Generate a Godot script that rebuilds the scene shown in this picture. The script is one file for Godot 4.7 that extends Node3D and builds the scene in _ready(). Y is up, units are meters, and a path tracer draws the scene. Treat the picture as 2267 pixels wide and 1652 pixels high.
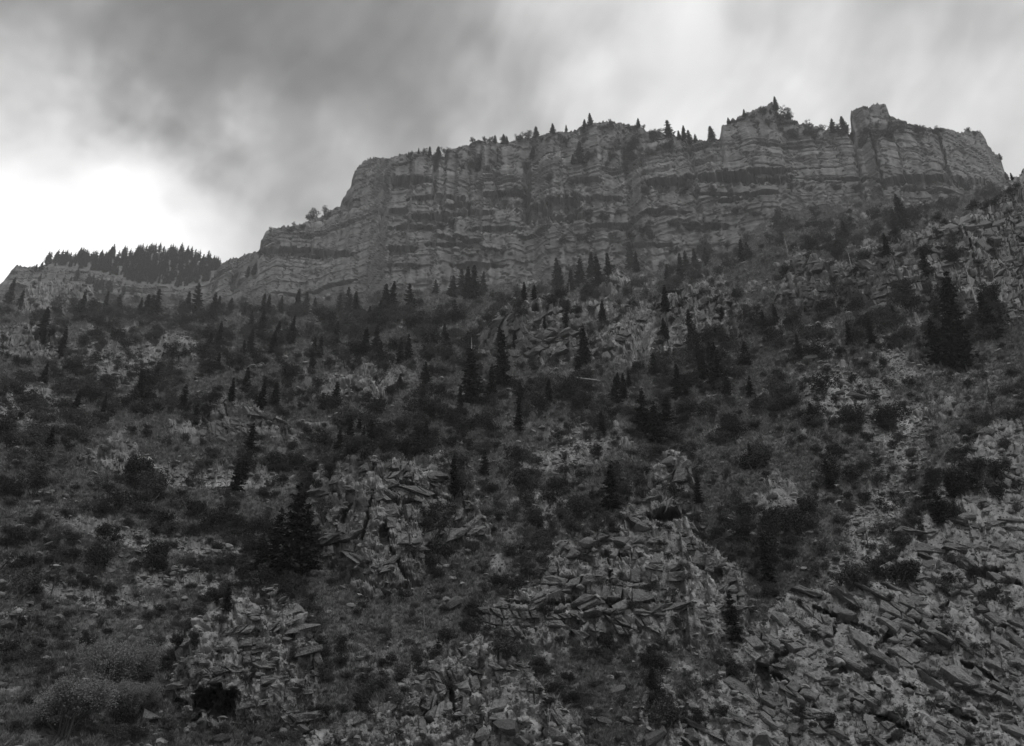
extends Node3D
# A rocky mountainside under a layered cliff and a clouded sky, in greys.

const PITCH := 26.0
const VFOV := 48.0
const U0 := -0.86
const U1 := 0.86
const NU := 1240           # columns of the landform grid
const ND := 900            # depths of the landform grid
const D_NEAR := 38.0
const D_FAR := 1010.0
const NC := 1240           # columns of the hillside mesh
const NR := 680            # rows of the hillside mesh
const LOOK := 5.0

var sp := sin(deg_to_rad(PITCH))
var cp := cos(deg_to_rad(PITCH))
var unit := tan(deg_to_rad(VFOV * 0.5)) / 826.0
var rng := RandomNumberGenerator.new()
var mats := {}
var names := {}
var pending := []          # things waiting for their label

# ---------------------------------------------------------------- small helpers
func ut(px: float, py: float) -> Vector2:      # bearing and rise of a sight line
	var nx := (px - 1133.5) * unit
	var ny := (826.0 - py) * unit
	var k := cp - ny * sp
	return Vector2(nx / k, (ny * cp + sp) / k)

func pix(u: float, t: float) -> Vector2:       # and back
	var ny := (t * cp - sp) / (cp + t * sp)
	var k := cp - ny * sp
	return Vector2(1133.5 + u * k / unit, 826.0 - ny / unit)

func metres(h: float, py: float, d: float) -> float:
	var k := cp - (826.0 - py) * unit * sp
	return h * unit * d / (k * k)

func line(pts: Array) -> PackedVector2Array:   # picture marks -> (bearing, rise), sorted by bearing
	var out := PackedVector2Array()
	for i in range(0, pts.size(), 2):
		out.append(ut(pts[i], pts[i + 1]))
	return out

func at_line(l: PackedVector2Array, u: float) -> float:
	var n := l.size()
	if u <= l[0].x:
		return l[0].y
	for i in range(1, n):
		if u <= l[i].x:
			var a := l[i - 1]
			var b := l[i]
			return lerpf(a.y, b.y, (u - a.x) / maxf(b.x - a.x, 1e-6))
	return l[n - 1].y

func noise(kind: int, freq: float, octaves: int, s: int) -> FastNoiseLite:
	var n := FastNoiseLite.new()
	n.noise_type = kind
	n.frequency = freq
	n.seed = s
	n.fractal_type = FastNoiseLite.FRACTAL_FBM if octaves > 1 else FastNoiseLite.FRACTAL_NONE
	n.fractal_octaves = octaves
	return n

func cells(freq: float, ret: int, s: int, jitter := 0.9) -> FastNoiseLite:
	var n := noise(FastNoiseLite.TYPE_CELLULAR, freq, 1, s)
	n.cellular_return_type = ret
	n.cellular_distance_function = FastNoiseLite.DISTANCE_EUCLIDEAN
	n.cellular_jitter = jitter
	return n

func numbered(base: String) -> String:
	var k: int = names.get(base, 0)
	names[base] = k + 1
	return base if k == 0 else "%s_%03d" % [base, k]

func grey(v: float) -> Color:
	return Color(v, v, v).linear_to_srgb()

func mat(v: float, rough := 0.95, vertex := false) -> StandardMaterial3D:
	var m := StandardMaterial3D.new()
	m.albedo_color = Color.WHITE if vertex else grey(v)
	m.vertex_color_use_as_albedo = vertex
	m.roughness = rough
	m.metallic_specular = 0.25
	m.cull_mode = BaseMaterial3D.CULL_DISABLED
	return m

func setting(node: Node3D, called: String, label: String, category: String) -> void:
	node.name = numbered(called)
	node.set_meta("kind", "structure")
	node.set_meta("label", label)
	node.set_meta("category", category)
	add_child(node, true)

# ---------------------------------------------------------------- _ready
func _ready() -> void:
	rng.seed = 20240
	# camera
	var cam := Camera3D.new()
	cam.name = "camera"
	cam.fov = VFOV
	cam.near = 0.5
	cam.far = 6000.0
	cam.rotation_degrees = Vector3(PITCH, 0, 0)
	add_child(cam)
	cam.current = true
	# sky, haze, exposure
	var we := WorldEnvironment.new()
	we.name = "world_environment"
	var env := Environment.new()
	env.background_mode = Environment.BG_SKY
	env.sky = Sky.new()
	var pm := PanoramaSkyMaterial.new()
	pm.panorama = ImageTexture.create_from_image(cloud_image())
	env.sky.sky_material = pm
	env.tonemap_mode = Environment.TONE_MAPPER_LINEAR
	env.tonemap_exposure = 1.0
	env.sdfgi_enabled = true
	env.ssao_enabled = true
	env.ssil_enabled = true
	env.fog_enabled = true
	env.fog_density = 0.0002
	env.fog_light_color = Color(0.93, 0.93, 0.93)
	we.environment = env
	add_child(we)
	# a weak sun behind the cloud
	var sun := DirectionalLight3D.new()
	sun.name = "sun"
	sun.light_energy = 0.5
	sun.light_angular_distance = 10.0
	sun.light_color = Color(1, 1, 1)
	sun.shadow_enabled = true
	sun.rotation_degrees = Vector3(-57, 28, 0)
	add_child(sun)

	var t0 := Time.get_ticks_msec()
	make_landform()
	build_slope()
	print("slope ", Time.get_ticks_msec() - t0)
	build_cliff()
	build_far_hill()
	build_floor()
	print("cliff ", Time.get_ticks_msec() - t0)
	build_models()
	build_outcrops()
	print("blocks ", Time.get_ticks_msec() - t0)
	build_plants()
	fallen_logs()
	build_boulders()
	build_ground_cover()
	give_labels()
	print("all ", Time.get_ticks_msec() - t0)

# ---------------------------------------------------------------- sky
func cloud_image() -> Image:
	# brightness of the cloud cover in some directions (picture marks and the grey seen there)
	var marks := [0, 0, 158, 100, 20, 140, 250, 60, 120, 430, 100, 118, 300, 150, 132, 600, 100, 130, 800, 120, 140, 1000, 60, 148, 1150, 100, 176, 0, 100, 175, 60, 150, 190, 150, 170, 170, 0, 210, 235, 100, 240, 205, 250, 230, 160, 200, 320, 200, 0, 320, 205, 100, 330, 200, 0, 270, 196, 450, 250, 156, 700, 250, 158, 900, 250, 163, 1050, 200, 168, 1080, 290, 195]
	marks += [0, 400, 254, 200, 400, 252, 350, 430, 246, 450, 450, 212, 300, 350, 212, 550, 400, 172, 700, 380, 172, 600, 480, 182, 720, 440, 180, 520, 500, 212, 0, 520, 262, 200, 500, 262, 400, 520, 258, 480, 550, 250, 560, 520, 220, 100, 355, 222, 0, 345, 226, 300, 430, 254, 400, 475, 256, 250, 480, 264, 100, 450, 268, 330, 530, 262, 50, 425, 266, 160, 425, 264, 0, 450, 266, 240, 430, 260, 30, 395, 256, 120, 400, 256, 0, 620, 255, -150, 500, 250, -150, 250, 190]
	marks += [1180, 50, 190, 1250, 50, 205, 1330, 30, 222, 1500, 80, 240, 1540, 150, 242, 1450, 150, 218, 1300, 180, 205, 1350, 230, 222, 1550, 240, 228, 1700, 50, 215, 1700, 170, 205, 1850, 60, 205, 1900, 150, 204, 2050, 20, 190, 2000, 100, 190, 2150, 50, 205, 2220, 30, 190, 2260, 150, 218, 2150, 180, 222, 2050, 220, 208, 1800, 220, 220, 1600, 270, 215, 2230, 320, 200, 2200, 260, 212]
	var dirs := PackedVector3Array()
	var vals := PackedFloat32Array()
	for i in range(0, marks.size(), 3):
		var q := ut(marks[i], marks[i + 1])
		dirs.append(Vector3(q.x, q.y, -1.0).normalized())
		vals.append(marks[i + 2])
	var lw := 512
	var lh := 256
	var pad := 8
	var low := Image.create_empty(lw + pad * 2, lh, false, Image.FORMAT_RF)
	for y in lh:
		var el := (0.5 - (y + 0.5) / lh) * PI
		if el < -0.06:
			for x in lw + pad * 2:
				low.set_pixel(x, y, Color(175, 0, 0))
			continue
		for x in lw + pad * 2:
			var az := (x - pad + 0.5) / lw * TAU
			var d := Vector3(sin(az) * cos(el), sin(el), -cos(az) * cos(el))
			var sw := 0.02
			var sv := 0.02 * 185.0
			if d.z < 0.2:
				for i in dirs.size():
					var r2 := (d - dirs[i]).length_squared()
					if r2 < 0.12:
						var w := exp(-r2 / 0.0030) + 0.02 * exp(-r2 / 0.02)
						sw += w
						sv += w * vals[i]
			low.set_pixel(x, y, Color(sv / sw, 0, 0))
	var w2 := 2048
	var h2 := 1024
	low.resize(w2 + pad * 8, h2, Image.INTERPOLATE_CUBIC)
	var src := low.get_region(Rect2i(pad * 4, 0, w2, h2)).get_data().to_float32_array()
	var streak := noise(FastNoiseLite.TYPE_SIMPLEX, 1.0, 5, 5)
	streak.domain_warp_enabled = false
	var puff := noise(FastNoiseLite.TYPE_SIMPLEX, 7.0, 6, 9)
	var wisp := noise(FastNoiseLite.TYPE_SIMPLEX, 1.0, 4, 10)
	var out := PackedFloat32Array()
	out.resize(w2 * h2 * 3)
	for y in h2:
		var el := (0.5 - (y + 0.5) / h2) * PI
		var ce := cos(el)
		var se := sin(el)
		for x in w2:
			var v := src[y * w2 + x]
			if el > -0.02 and el < 1.45:
				var az := (x + 0.5) / w2 * TAU
				var dx := sin(az) * ce
				var dz := -cos(az) * ce
				var turn := wrapf(az, -PI, PI)
				var s := streak.get_noise_3d(dx * 4.0, se * 4.0, dz * 4.0)
				# wind-drawn wisps
				var w := wisp.get_noise_2d((turn * 0.72 - el * 0.69) * 11.0 + s * 0.5, (turn * 0.69 + el * 0.72) * 3.5)
				var p := puff.get_noise_3d(dx, se * 1.3, dz)
				# ragged cloud edges: look the cover up a little off
				var p2 := puff.get_noise_3d(dz + 5.0, dx, se * 1.3)
				v = src[clampi(y + int(p * 12.0 + w * 2.5), 0, h2 - 1) * w2 + posmod(x + int(p2 * 14.0), w2)]
				v += (s * 11.0 + p * 15.0 + w * 9.0) * lerpf(1.0, 0.06, smoothstep(215.0, 246.0, v))
			var lift := lerpf(0.95, 1.22, smoothstep(135.0, 225.0, v)) + 0.2 * smoothstep(236.0, 250.0, v)
			v = clampf(v / 255.0, 0.1, 1.06)
			v = pow((v + 0.055) / 1.055, 2.4) * lift
			var o := (y * w2 + x) * 3
			out[o] = v
			out[o + 1] = v
			out[o + 2] = v
	return Image.create_from_data(w2, h2, false, Image.FORMAT_RGBF, out.to_byte_array())

# ---------------------------------------------------------------- the landform
var foot := PackedVector2Array()         # (bearing, rise) of the cliff's foot
var foot_far := PackedVector2Array()     # (bearing, depth) of it
var near_edge := PackedVector2Array()    # (bearing, depth) where the hillside starts
var crags := []
var caves := []
var cracks := []
var lnr := log(D_FAR / D_NEAR)
var gH := PackedFloat32Array()
var gRock := PackedFloat32Array()
var gScree := PackedFloat32Array()
var gGrass := PackedFloat32Array()

func depth_of(u: float, t: float) -> float:     # the plain hillside in that direction
	var d0 := at_line(near_edge, u)
	var tb := at_line(foot, u)
	var th := tb / (1.0 - d0 / at_line(foot_far, u))
	return d0 / maxf(1.0 - t / th, 0.03)

func crag(top: Array, bottom: Array, wall: float, label := "", cell := Vector3.ZERO, dip := 0.0) -> void:
	crags.append({"top": line(top), "bot": line(bottom), "wall": wall, "label": label, "cell": cell, "dip": dip, "topp": top, "botp": bottom})

func cave(px: float, py: float, rx: float, ry: float, deep: float) -> void:
	var c := ut(px, py)
	caves.append([c.x, c.y, ut(px + rx, py).x - c.x, ut(px, py - ry).y - c.y, deep])

func crack(px: float, py: float, qx: float, qy: float, wide: float, deep: float) -> void:
	var a := ut(px, py)
	var b := ut(qx, qy)
	var w := wide * unit
	cracks.append([a.x, a.y, b.x - a.x, b.y - a.y, w, deep, minf(a.x, b.x) - w, maxf(a.x, b.x) + w])

func patch(g: PackedFloat32Array, list: Array) -> void:
	for i in range(0, list.size(), 5):
		var c := ut(list[i], list[i + 1])
		var d := depth_of(c.x, c.y)
		var da := depth_of(c.x, ut(list[i], list[i + 1] + list[i + 3]).y)
		var db := depth_of(c.x, ut(list[i], list[i + 1] - list[i + 3]).y)
		var ru: float = ut(list[i] + list[i + 2], list[i + 1]).x - c.x
		var lc := log(d)
		var ru_l := maxf(log(db) - lc, 0.01)
		var rd_l := maxf(lc - log(maxf(da, 1.0)), 0.01)
		var i0 := maxi(0, int((c.x - 1.5 * ru - U0) / (U1 - U0) * (NU - 1)))
		var i1 := mini(NU - 1, int((c.x + 1.5 * ru - U0) / (U1 - U0) * (NU - 1)) + 1)
		for ui in range(i0, i1 + 1):
			var du := (lerpf(U0, U1, ui / (NU - 1.0)) - c.x) / ru
			for k in ND:
				var dl := log(D_NEAR) + lnr * k / (ND - 1.0) - lc
				dl = dl / ru_l if dl > 0.0 else dl / rd_l
				var q := du * du + dl * dl
				if q < 2.0:
					var m: float = list[i + 4] * exp(-q * 1.1)
					if m > g[ui * ND + k]:
						g[ui * ND + k] = m

func make_landform() -> void:
	var f := [-900, 660, 960, -300, 660, 950, 0, 665, 930, 100, 668, 925, 300, 668, 915, 450, 672, 900, 600, 668, 800, 700, 672, 780, 850, 660, 700, 950, 650, 675, 1050, 645, 665, 1200, 620, 655, 1350, 592, 640, 1450, 600, 632, 1530, 580, 622, 1600, 560, 612, 1700, 500, 604, 1800, 475, 602, 1950, 455, 596, 2100, 440, 604, 2200, 425, 630, 2267, 405, 680, 2600, 400, 700]
	for i in range(0, f.size(), 3):
		var q := ut(f[i], f[i + 1])
		foot.append(q)
		foot_far.append(Vector2(q.x, f[i + 2]))
	near_edge = PackedVector2Array([Vector2(-0.9, 44), Vector2(-0.5, 48), Vector2(0, 56), Vector2(0.5, 60), Vector2(0.9, 60)])
	# rock outcrops: top outline, foot, steepness of the face
	crag([365, 1520, 400, 1440, 430, 1375, 470, 1350, 520, 1335, 560, 1310, 610, 1300, 650, 1330, 690, 1370, 705, 1450, 712, 1560], [365, 1560, 430, 1612, 560, 1618, 712, 1585], 4.5, "arched rock outcrop with a dark cave at its foot", Vector3(30, 16, 0.42), 8.0)
	crag([668, 1150, 690, 1060, 710, 1035, 790, 1010, 870, 1015, 960, 1030, 1000, 1060, 1060, 1110, 1085, 1165], [668, 1175, 720, 1230, 820, 1290, 900, 1265, 1000, 1205, 1085, 1175], 4.0, "tall fractured crag beside the pair of ragged pines", Vector3(27, 20, 0.42), 7.0)
	crag([1045, 1385, 1065, 1335, 1120, 1330, 1170, 1300, 1200, 1230, 1240, 1200, 1300, 1180, 1350, 1150, 1400, 1110, 1430, 1090, 1500, 1110, 1540, 1180, 1600, 1230, 1645, 1290], [1045, 1400, 1150, 1408, 1300, 1412, 1450, 1400, 1560, 1420, 1645, 1400], 2.4, "jointed spur of squared blocks below the overhanging boulder", Vector3(25, 19, 0.55), -3.0)
	crag([680, 1650, 800, 1580, 880, 1530, 950, 1480, 1010, 1440, 1060, 1415, 1110, 1440, 1160, 1470, 1200, 1520, 1290, 1610], [680, 1720, 1290, 1720], 1.9, "cracked rock spur with upright joints under the jointed spur", Vector3(20, 24, 0.5), 8.0)
	crag([1405, 1095, 1430, 1040, 1470, 1005, 1510, 1000, 1530, 1040, 1548, 1115], [1405, 1125, 1548, 1160], 3.0, "overhanging knob of rock crowning the jointed spur", Vector3(34, 26, 0.55), 18.0)
	crag([1490, 1650, 1560, 1500, 1640, 1420, 1720, 1330, 1800, 1310, 1900, 1290, 2050, 1280, 2120, 1240, 2267, 1200, 2450, 1150], [1490, 1720, 2450, 1720], 1.25, "broad face of tilted slabs split by dark cracks", Vector3(40, 16, 0.4), -30.0)
	crag([1955, 1295, 2010, 1200, 2060, 1110, 2100, 1040, 2160, 970, 2200, 935, 2267, 915, 2450, 870], [1955, 1300, 2060, 1290, 2150, 1270, 2267, 1230, 2450, 1190], 1.35, "weathered rock rib above the tilted slabs", Vector3(30, 17, 0.45), -16.0)
	crag([1045, 762, 1075, 725, 1110, 690, 1150, 665, 1190, 655, 1240, 660, 1270, 690, 1300, 740, 1312, 792], [1045, 772, 1150, 802, 1312, 802], 3.5, "pale domed crag with a small dark hole near its top", Vector3(17, 13, 0.5), 28.0)
	crag([1285, 792, 1310, 760, 1350, 730, 1400, 700, 1440, 690, 1470, 650, 1500, 640, 1560, 630, 1600, 640, 1640, 680, 1655, 742], [1285, 800, 1480, 785, 1655, 752], 3.5, "pale broken crag behind the pale domed crag", Vector3(17, 14, 0.45), 40.0)
	crag([1300, 638, 1320, 600, 1350, 585, 1380, 600, 1402, 640], [1300, 646, 1402, 646], 2.0)
	crag([1722, 672, 1740, 600, 1760, 560, 1800, 555, 1830, 580, 1852, 672], [1722, 680, 1852, 682], 4.5, "pale column of rock standing above the brush", Vector3(17, 14, 0.5), 4.0)
	crag([1845, 630, 1900, 565, 1960, 540, 2030, 510, 2100, 490, 2200, 455, 2240, 405, 2267, 385, 2450, 365], [1845, 640, 2000, 705, 2100, 722, 2267, 705, 2450, 700], 1.6, "rubbly dark rock wall under the cliff corner", Vector3(17, 13, 0.4), 10.0)
	crag([430, 962, 460, 910, 500, 890, 560, 900, 620, 930, 690, 975], [430, 972, 540, 1012, 690, 1002], 2.8, "low slabby crag among dark brush", Vector3(25, 14, 0.5), -18.0)
	crag([345, 805, 365, 770, 390, 755, 415, 770, 428, 803], [345, 815, 428, 815], 2.0)
	crag([-160, 760, 0, 735, 60, 725, 120, 740, 155, 792], [-160, 800, 155, 805], 1.6)
	crag([155, 1062, 190, 1000, 240, 970, 300, 985, 345, 1045], [155, 1070, 345, 1075], 1.7)
	crag([-120, 1390, 0, 1350, 40, 1345, 78, 1385], [-120, 1400, 78, 1402], 2.0)
	crag([690, 880, 740, 830, 790, 800, 830, 820, 852, 875], [690, 888, 852, 888], 1.7)
	crag([1395, 1650, 1420, 1560, 1450, 1510, 1480, 1500, 1500, 1560, 1515, 1655], [1395, 1715, 1515, 1715], 2.6)
	crag([1160, 1150, 1190, 1105, 1230, 1090, 1262, 1120, 1275, 1155], [1160, 1162, 1275, 1165], 1.3)
	crag([30, 690, 60, 640, 130, 620, 200, 640, 240, 690], [30, 700, 240, 700], 1.5)
	cave(482, 1562, 50, 46, 3.4)
	cave(450, 1556, 30, 34, 3.0)
	cave(512, 1562, 22, 46, 3.4)
	cave(432, 1588, 26, 20, 3.0)
	cave(400, 1560, 16, 14, 2.0)
	cave(1478, 1138, 45, 16, 3.5)
	cave(1185, 683, 10, 9, 4.0)
	cave(1588, 1272, 12, 16, 1.6)
	cave(1368, 1338, 20, 9, 1.6)
	cave(1690, 1500, 18, 30, 2.0)
	cave(1965, 1590, 26, 10, 1.4)
	cave(1880, 1480, 60, 7, 1.6)
	cave(2190, 1260, 50, 5, 1.6)
	cave(850, 1180, 14, 20, 1.8)
	cave(900, 1110, 30, 8, 1.4)

	for c in [[2000, 1360, 1942, 1432, 9, 2.2], [2008, 1365, 2090, 1403, 8, 2.0], [2020, 1415, 2084, 1444, 13, 2.6], [2130, 1465, 2210, 1505, 9, 2.2], [1852, 1450, 1965, 1534, 7, 1.6], [1985, 1505, 2040, 1535, 8, 1.8], [1640, 1392, 1765, 1442, 7, 1.6], [1700, 1480, 1805, 1562, 8, 1.8], [1800, 1342, 1945, 1402, 7, 1.6], [2092, 1242, 2260, 1292, 9, 2.2], [1900, 1560, 2055, 1640, 7, 1.8], [2060, 1560, 2160, 1600, 8, 1.8], [1760, 1430, 1700, 1475, 7, 1.6], [1620, 1500, 1680, 1560, 7, 1.6], [2150, 1360, 2250, 1400, 7, 1.6], [1860, 1370, 1830, 1420, 6, 1.4], [2100, 1330, 2050, 1385, 6, 1.4], [1940, 1470, 1990, 1440, 7, 1.6], [2010, 1600, 1960, 1650, 7, 1.6], [1120, 1335, 1470, 1330, 5, 1.0], [1180, 1280, 1420, 1285, 5, 1.0], [1260, 1220, 1440, 1235, 5, 1.0], [1290, 1330, 1295, 1400, 5, 1.0], [1345, 1230, 1350, 1330, 5, 1.0], [1400, 1260, 1405, 1330, 5, 1.0], [1180, 1340, 1185, 1400, 5, 1.0], [780, 1090, 740, 1200, 6, 1.4], [830, 1080, 800, 1210, 6, 1.4], [880, 1060, 1000, 1110, 6, 1.4], [860, 1200, 900, 1280, 6, 1.4], [920, 1520, 960, 1640, 6, 1.2], [990, 1480, 1010, 1620, 6, 1.2], [880, 1580, 1080, 1590, 5, 1.0]]:
		crack(c[0], c[1], c[2], c[3], c[4], c[5])
	gH.resize(NU * ND)
	gRock.resize(NU * ND)
	gScree.resize(NU * ND)
	gGrass.resize(NU * ND)
	patch(gScree, [1880, 865, 90, 30, 1.2, 1985, 930, 70, 36, 1.2, 2090, 830, 160, 20, 0.8, 2010, 980, 40, 40, 1.0, 1960, 1060, 40, 50, 1.0, 1920, 1150, 50, 60, 1.0, 1870, 1240, 50, 50, 1.0, 1840, 1300, 40, 30, 1.0, 1680, 1570, 90, 80, 0.9, 780, 1630, 110, 25, 1.0, 450, 1060, 200, 16, 0.8, 330, 1180, 220, 22, 0.8, 220, 1290, 160, 25, 0.8, 420, 1250, 130, 25, 0.7, 1200, 1290, 60, 35, 0.7, 1250, 1000, 120, 30, 0.7, 1280, 940, 60, 20, 0.8, 1980, 790, 30, 40, 0.8, 1820, 760, 40, 50, 0.8, 380, 780, 60, 40, 1.0, 250, 800, 200, 50, 0.55, 60, 900, 120, 60, 0.6, 800, 850, 120, 40, 0.5])
	patch(gGrass, [2160, 870, 170, 75, 1.2, 2080, 960, 60, 60, 0.9, 850, 1420, 220, 110, 1.2, 720, 1560, 170, 90, 1.2, 1150, 1140, 160, 90, 0.9, 1000, 1320, 150, 60, 0.9, 300, 1380, 200, 60, 0.9, 100, 1620, 200, 40, 0.9, 1300, 1480, 160, 70, 0.8, 350, 1130, 250, 60, 0.8, 1700, 1000, 160, 80, 0.8, 1780, 1100, 100, 60, 0.7])
	patch(gRock, [1560, 1330, 120, 90, 0.9, 1950, 1500, 330, 190, 1.0, 2180, 1080, 120, 140, 0.9, 1450, 720, 160, 70, 0.9, 1180, 720, 120, 70, 0.9, 2050, 600, 220, 90, 0.8, 1780, 620, 70, 60, 0.9, 540, 950, 130, 50, 0.8, 60, 760, 90, 40, 0.9, 380, 780, 40, 30, 1.0, 240, 1020, 90, 40, 0.7, 850, 1150, 140, 130, 0.9, 1300, 1300, 220, 110, 0.9, 1000, 1550, 180, 110, 0.9, 540, 1450, 150, 130, 0.9, 760, 850, 70, 40, 0.7, 1720, 1090, 80, 70, 0.6, 1900, 600, 100, 60, 0.7])
	var swell := noise(FastNoiseLite.TYPE_SIMPLEX, 1.0 / 30.0, 3, 11)
	var roll := noise(FastNoiseLite.TYPE_SIMPLEX, 1.0 / 130.0, 2, 12)
	var jag := noise(FastNoiseLite.TYPE_SIMPLEX, 38.0, 3, 13)
	var jagged := cells(60.0, FastNoiseLite.RETURN_CELL_VALUE, 14)
	for i in NU:
		var u := lerpf(U0, U1, i / (NU - 1.0))
		var j1 := jag.get_noise_1d(u)
		var j2 := jagged.get_noise_2d(u, 3.0)
		var d0 := at_line(near_edge, u)
		var th := at_line(foot, u) / (1.0 - d0 / at_line(foot_far, u))
		# what each outcrop adds on this bearing: where its face starts, where it ends, how high
		var walls := []
		for c in crags:
			var top: PackedVector2Array = c.top
			if u < top[0].x or u > top[top.size() - 1].x:
				continue
			var tt := at_line(top, u)
			var tb := at_line(c.bot, u)
			tt += (j1 * 0.010 + j2 * 0.004) * smoothstep(0.0, 0.06, tt - tb)
			if tt <= tb + 0.001:
				continue
			var a := d0 / maxf(1.0 - maxf(tb, -0.02) / th, 0.03)
			a *= 1.0 + j1 * 0.010 + j2 * 0.003
			var h0 := tb * a
			var w: float = maxf(c.wall, tt * 1.3)
			var b := (w * a - h0) / (w - tt)
			walls.append([a, h0, w, b, tt * b, tt * 0.45, clampf(round((tt * b - h0) / (2.6 + 0.012 * a)), 1.0, 7.0) if w < 1.2 or w > 1.4 else 0.0, j1 * 0.35])
		for k in ND:
			var d := D_NEAR * exp(lnr * k / (ND - 1.0))
			var x := u * d
			var h := th * (d - d0)
			var soft := clampf((d - d0) / 20.0, 0.0, 1.0)
			h += soft * (swell.get_noise_2d(x, d) * lerpf(1.3, 4.0, clampf((d - 80.0) / 300.0, 0.0, 1.0)) + roll.get_noise_2d(x, d) * lerpf(2.0, 9.0, clampf((d - 100.0) / 300.0, 0.0, 1.0)))
			var rock := gRock[i * ND + k]
			for w in walls:
				if d > w[0]:
					var hw: float = w[4] + (d - w[3]) * w[5]
					if d < w[3]:
						var up: float = (d - w[0]) / (w[3] - w[0])
						if w[6] < 0.5:
							w[6] = -1.0
						var q: float = up * absf(w[6]) + w[7] + 0.35 * swell.get_noise_2d(x * 4.0, d * 4.0)
						var r := floorf(q)
						var st: float = (r + smoothstep(0.0, 0.3, q - r) * 0.85 + (q - r) * 0.15 - w[7]) / absf(w[6])
						hw = w[1] + (d - w[0]) * w[2] if w[6] < 0.0 else w[1] + (w[4] - w[1]) * clampf(lerpf(up, st, minf(1.0, 4.0 * minf(up, 1.0 - up) + 0.3)), 0.0, 1.0)
					if hw > h:
						h = hw
						rock = maxf(rock, 1.0 if d < w[3] else 0.55)
			gH[i * ND + k] = maxf(h - 2.2 * minf(gScree[i * ND + k], 1.0) * (1.0 - rock), -1.9)
			gRock[i * ND + k] = rock

# ---------------------------------------------------------------- the hillside mesh
var sV := PackedVector3Array()          # every vertex that plants and stones may stand on
var sN := PackedVector3Array()
var sKind := PackedByteArray()          # 0 bare ground, 1 rock, 2 scree, 3 grass, 4 cliff, 5 far hill
var LW := int(2267.0 / LOOK) + 1
var LH := int(1652.0 / LOOK) + 1
var seen_d := PackedFloat32Array()
var seen_i := PackedInt32Array()

func see(p: Vector3, index: int) -> void:
	var d := -p.z
	var q := pix(p.x / d, p.y / d)
	var cx := int(q.x / LOOK)
	var cy := int(q.y / LOOK)
	if cx >= 0 and cy >= 0 and cx < LW and cy < LH and q.x >= 0.0 and q.y >= 0.0:
		var o := cy * LW + cx
		if d < seen_d[o]:
			seen_d[o] = d
			seen_i[o] = index

func spot(px: float, py: float) -> int:         # the surface point nearest to that sight line, -1 for none
	var cx := int(px / LOOK)
	var cy := int(py / LOOK)
	for r in 4:
		for dy in [0, 1, -1, 2, 3]:
			if absi(dy) > r:
				continue
			for dx in range(-r, r + 1):
				var x := cx + dx
				var y: int = cy + dy
				if x >= 0 and y >= 0 and x < LW and y < LH and seen_i[y * LW + x] >= 0:
					return seen_i[y * LW + x]
	return -1

func crest(px: float) -> int:                   # the highest surface point on that upright
	var cx := clampi(int(px / LOOK), 0, LW - 1)
	for cy in LH:
		if seen_i[cy * LW + cx] >= 0:
			return seen_i[mini(cy + 1, LH - 1) * LW + cx] if seen_i[mini(cy + 1, LH - 1) * LW + cx] >= 0 else seen_i[cy * LW + cx]
	return -1

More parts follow.
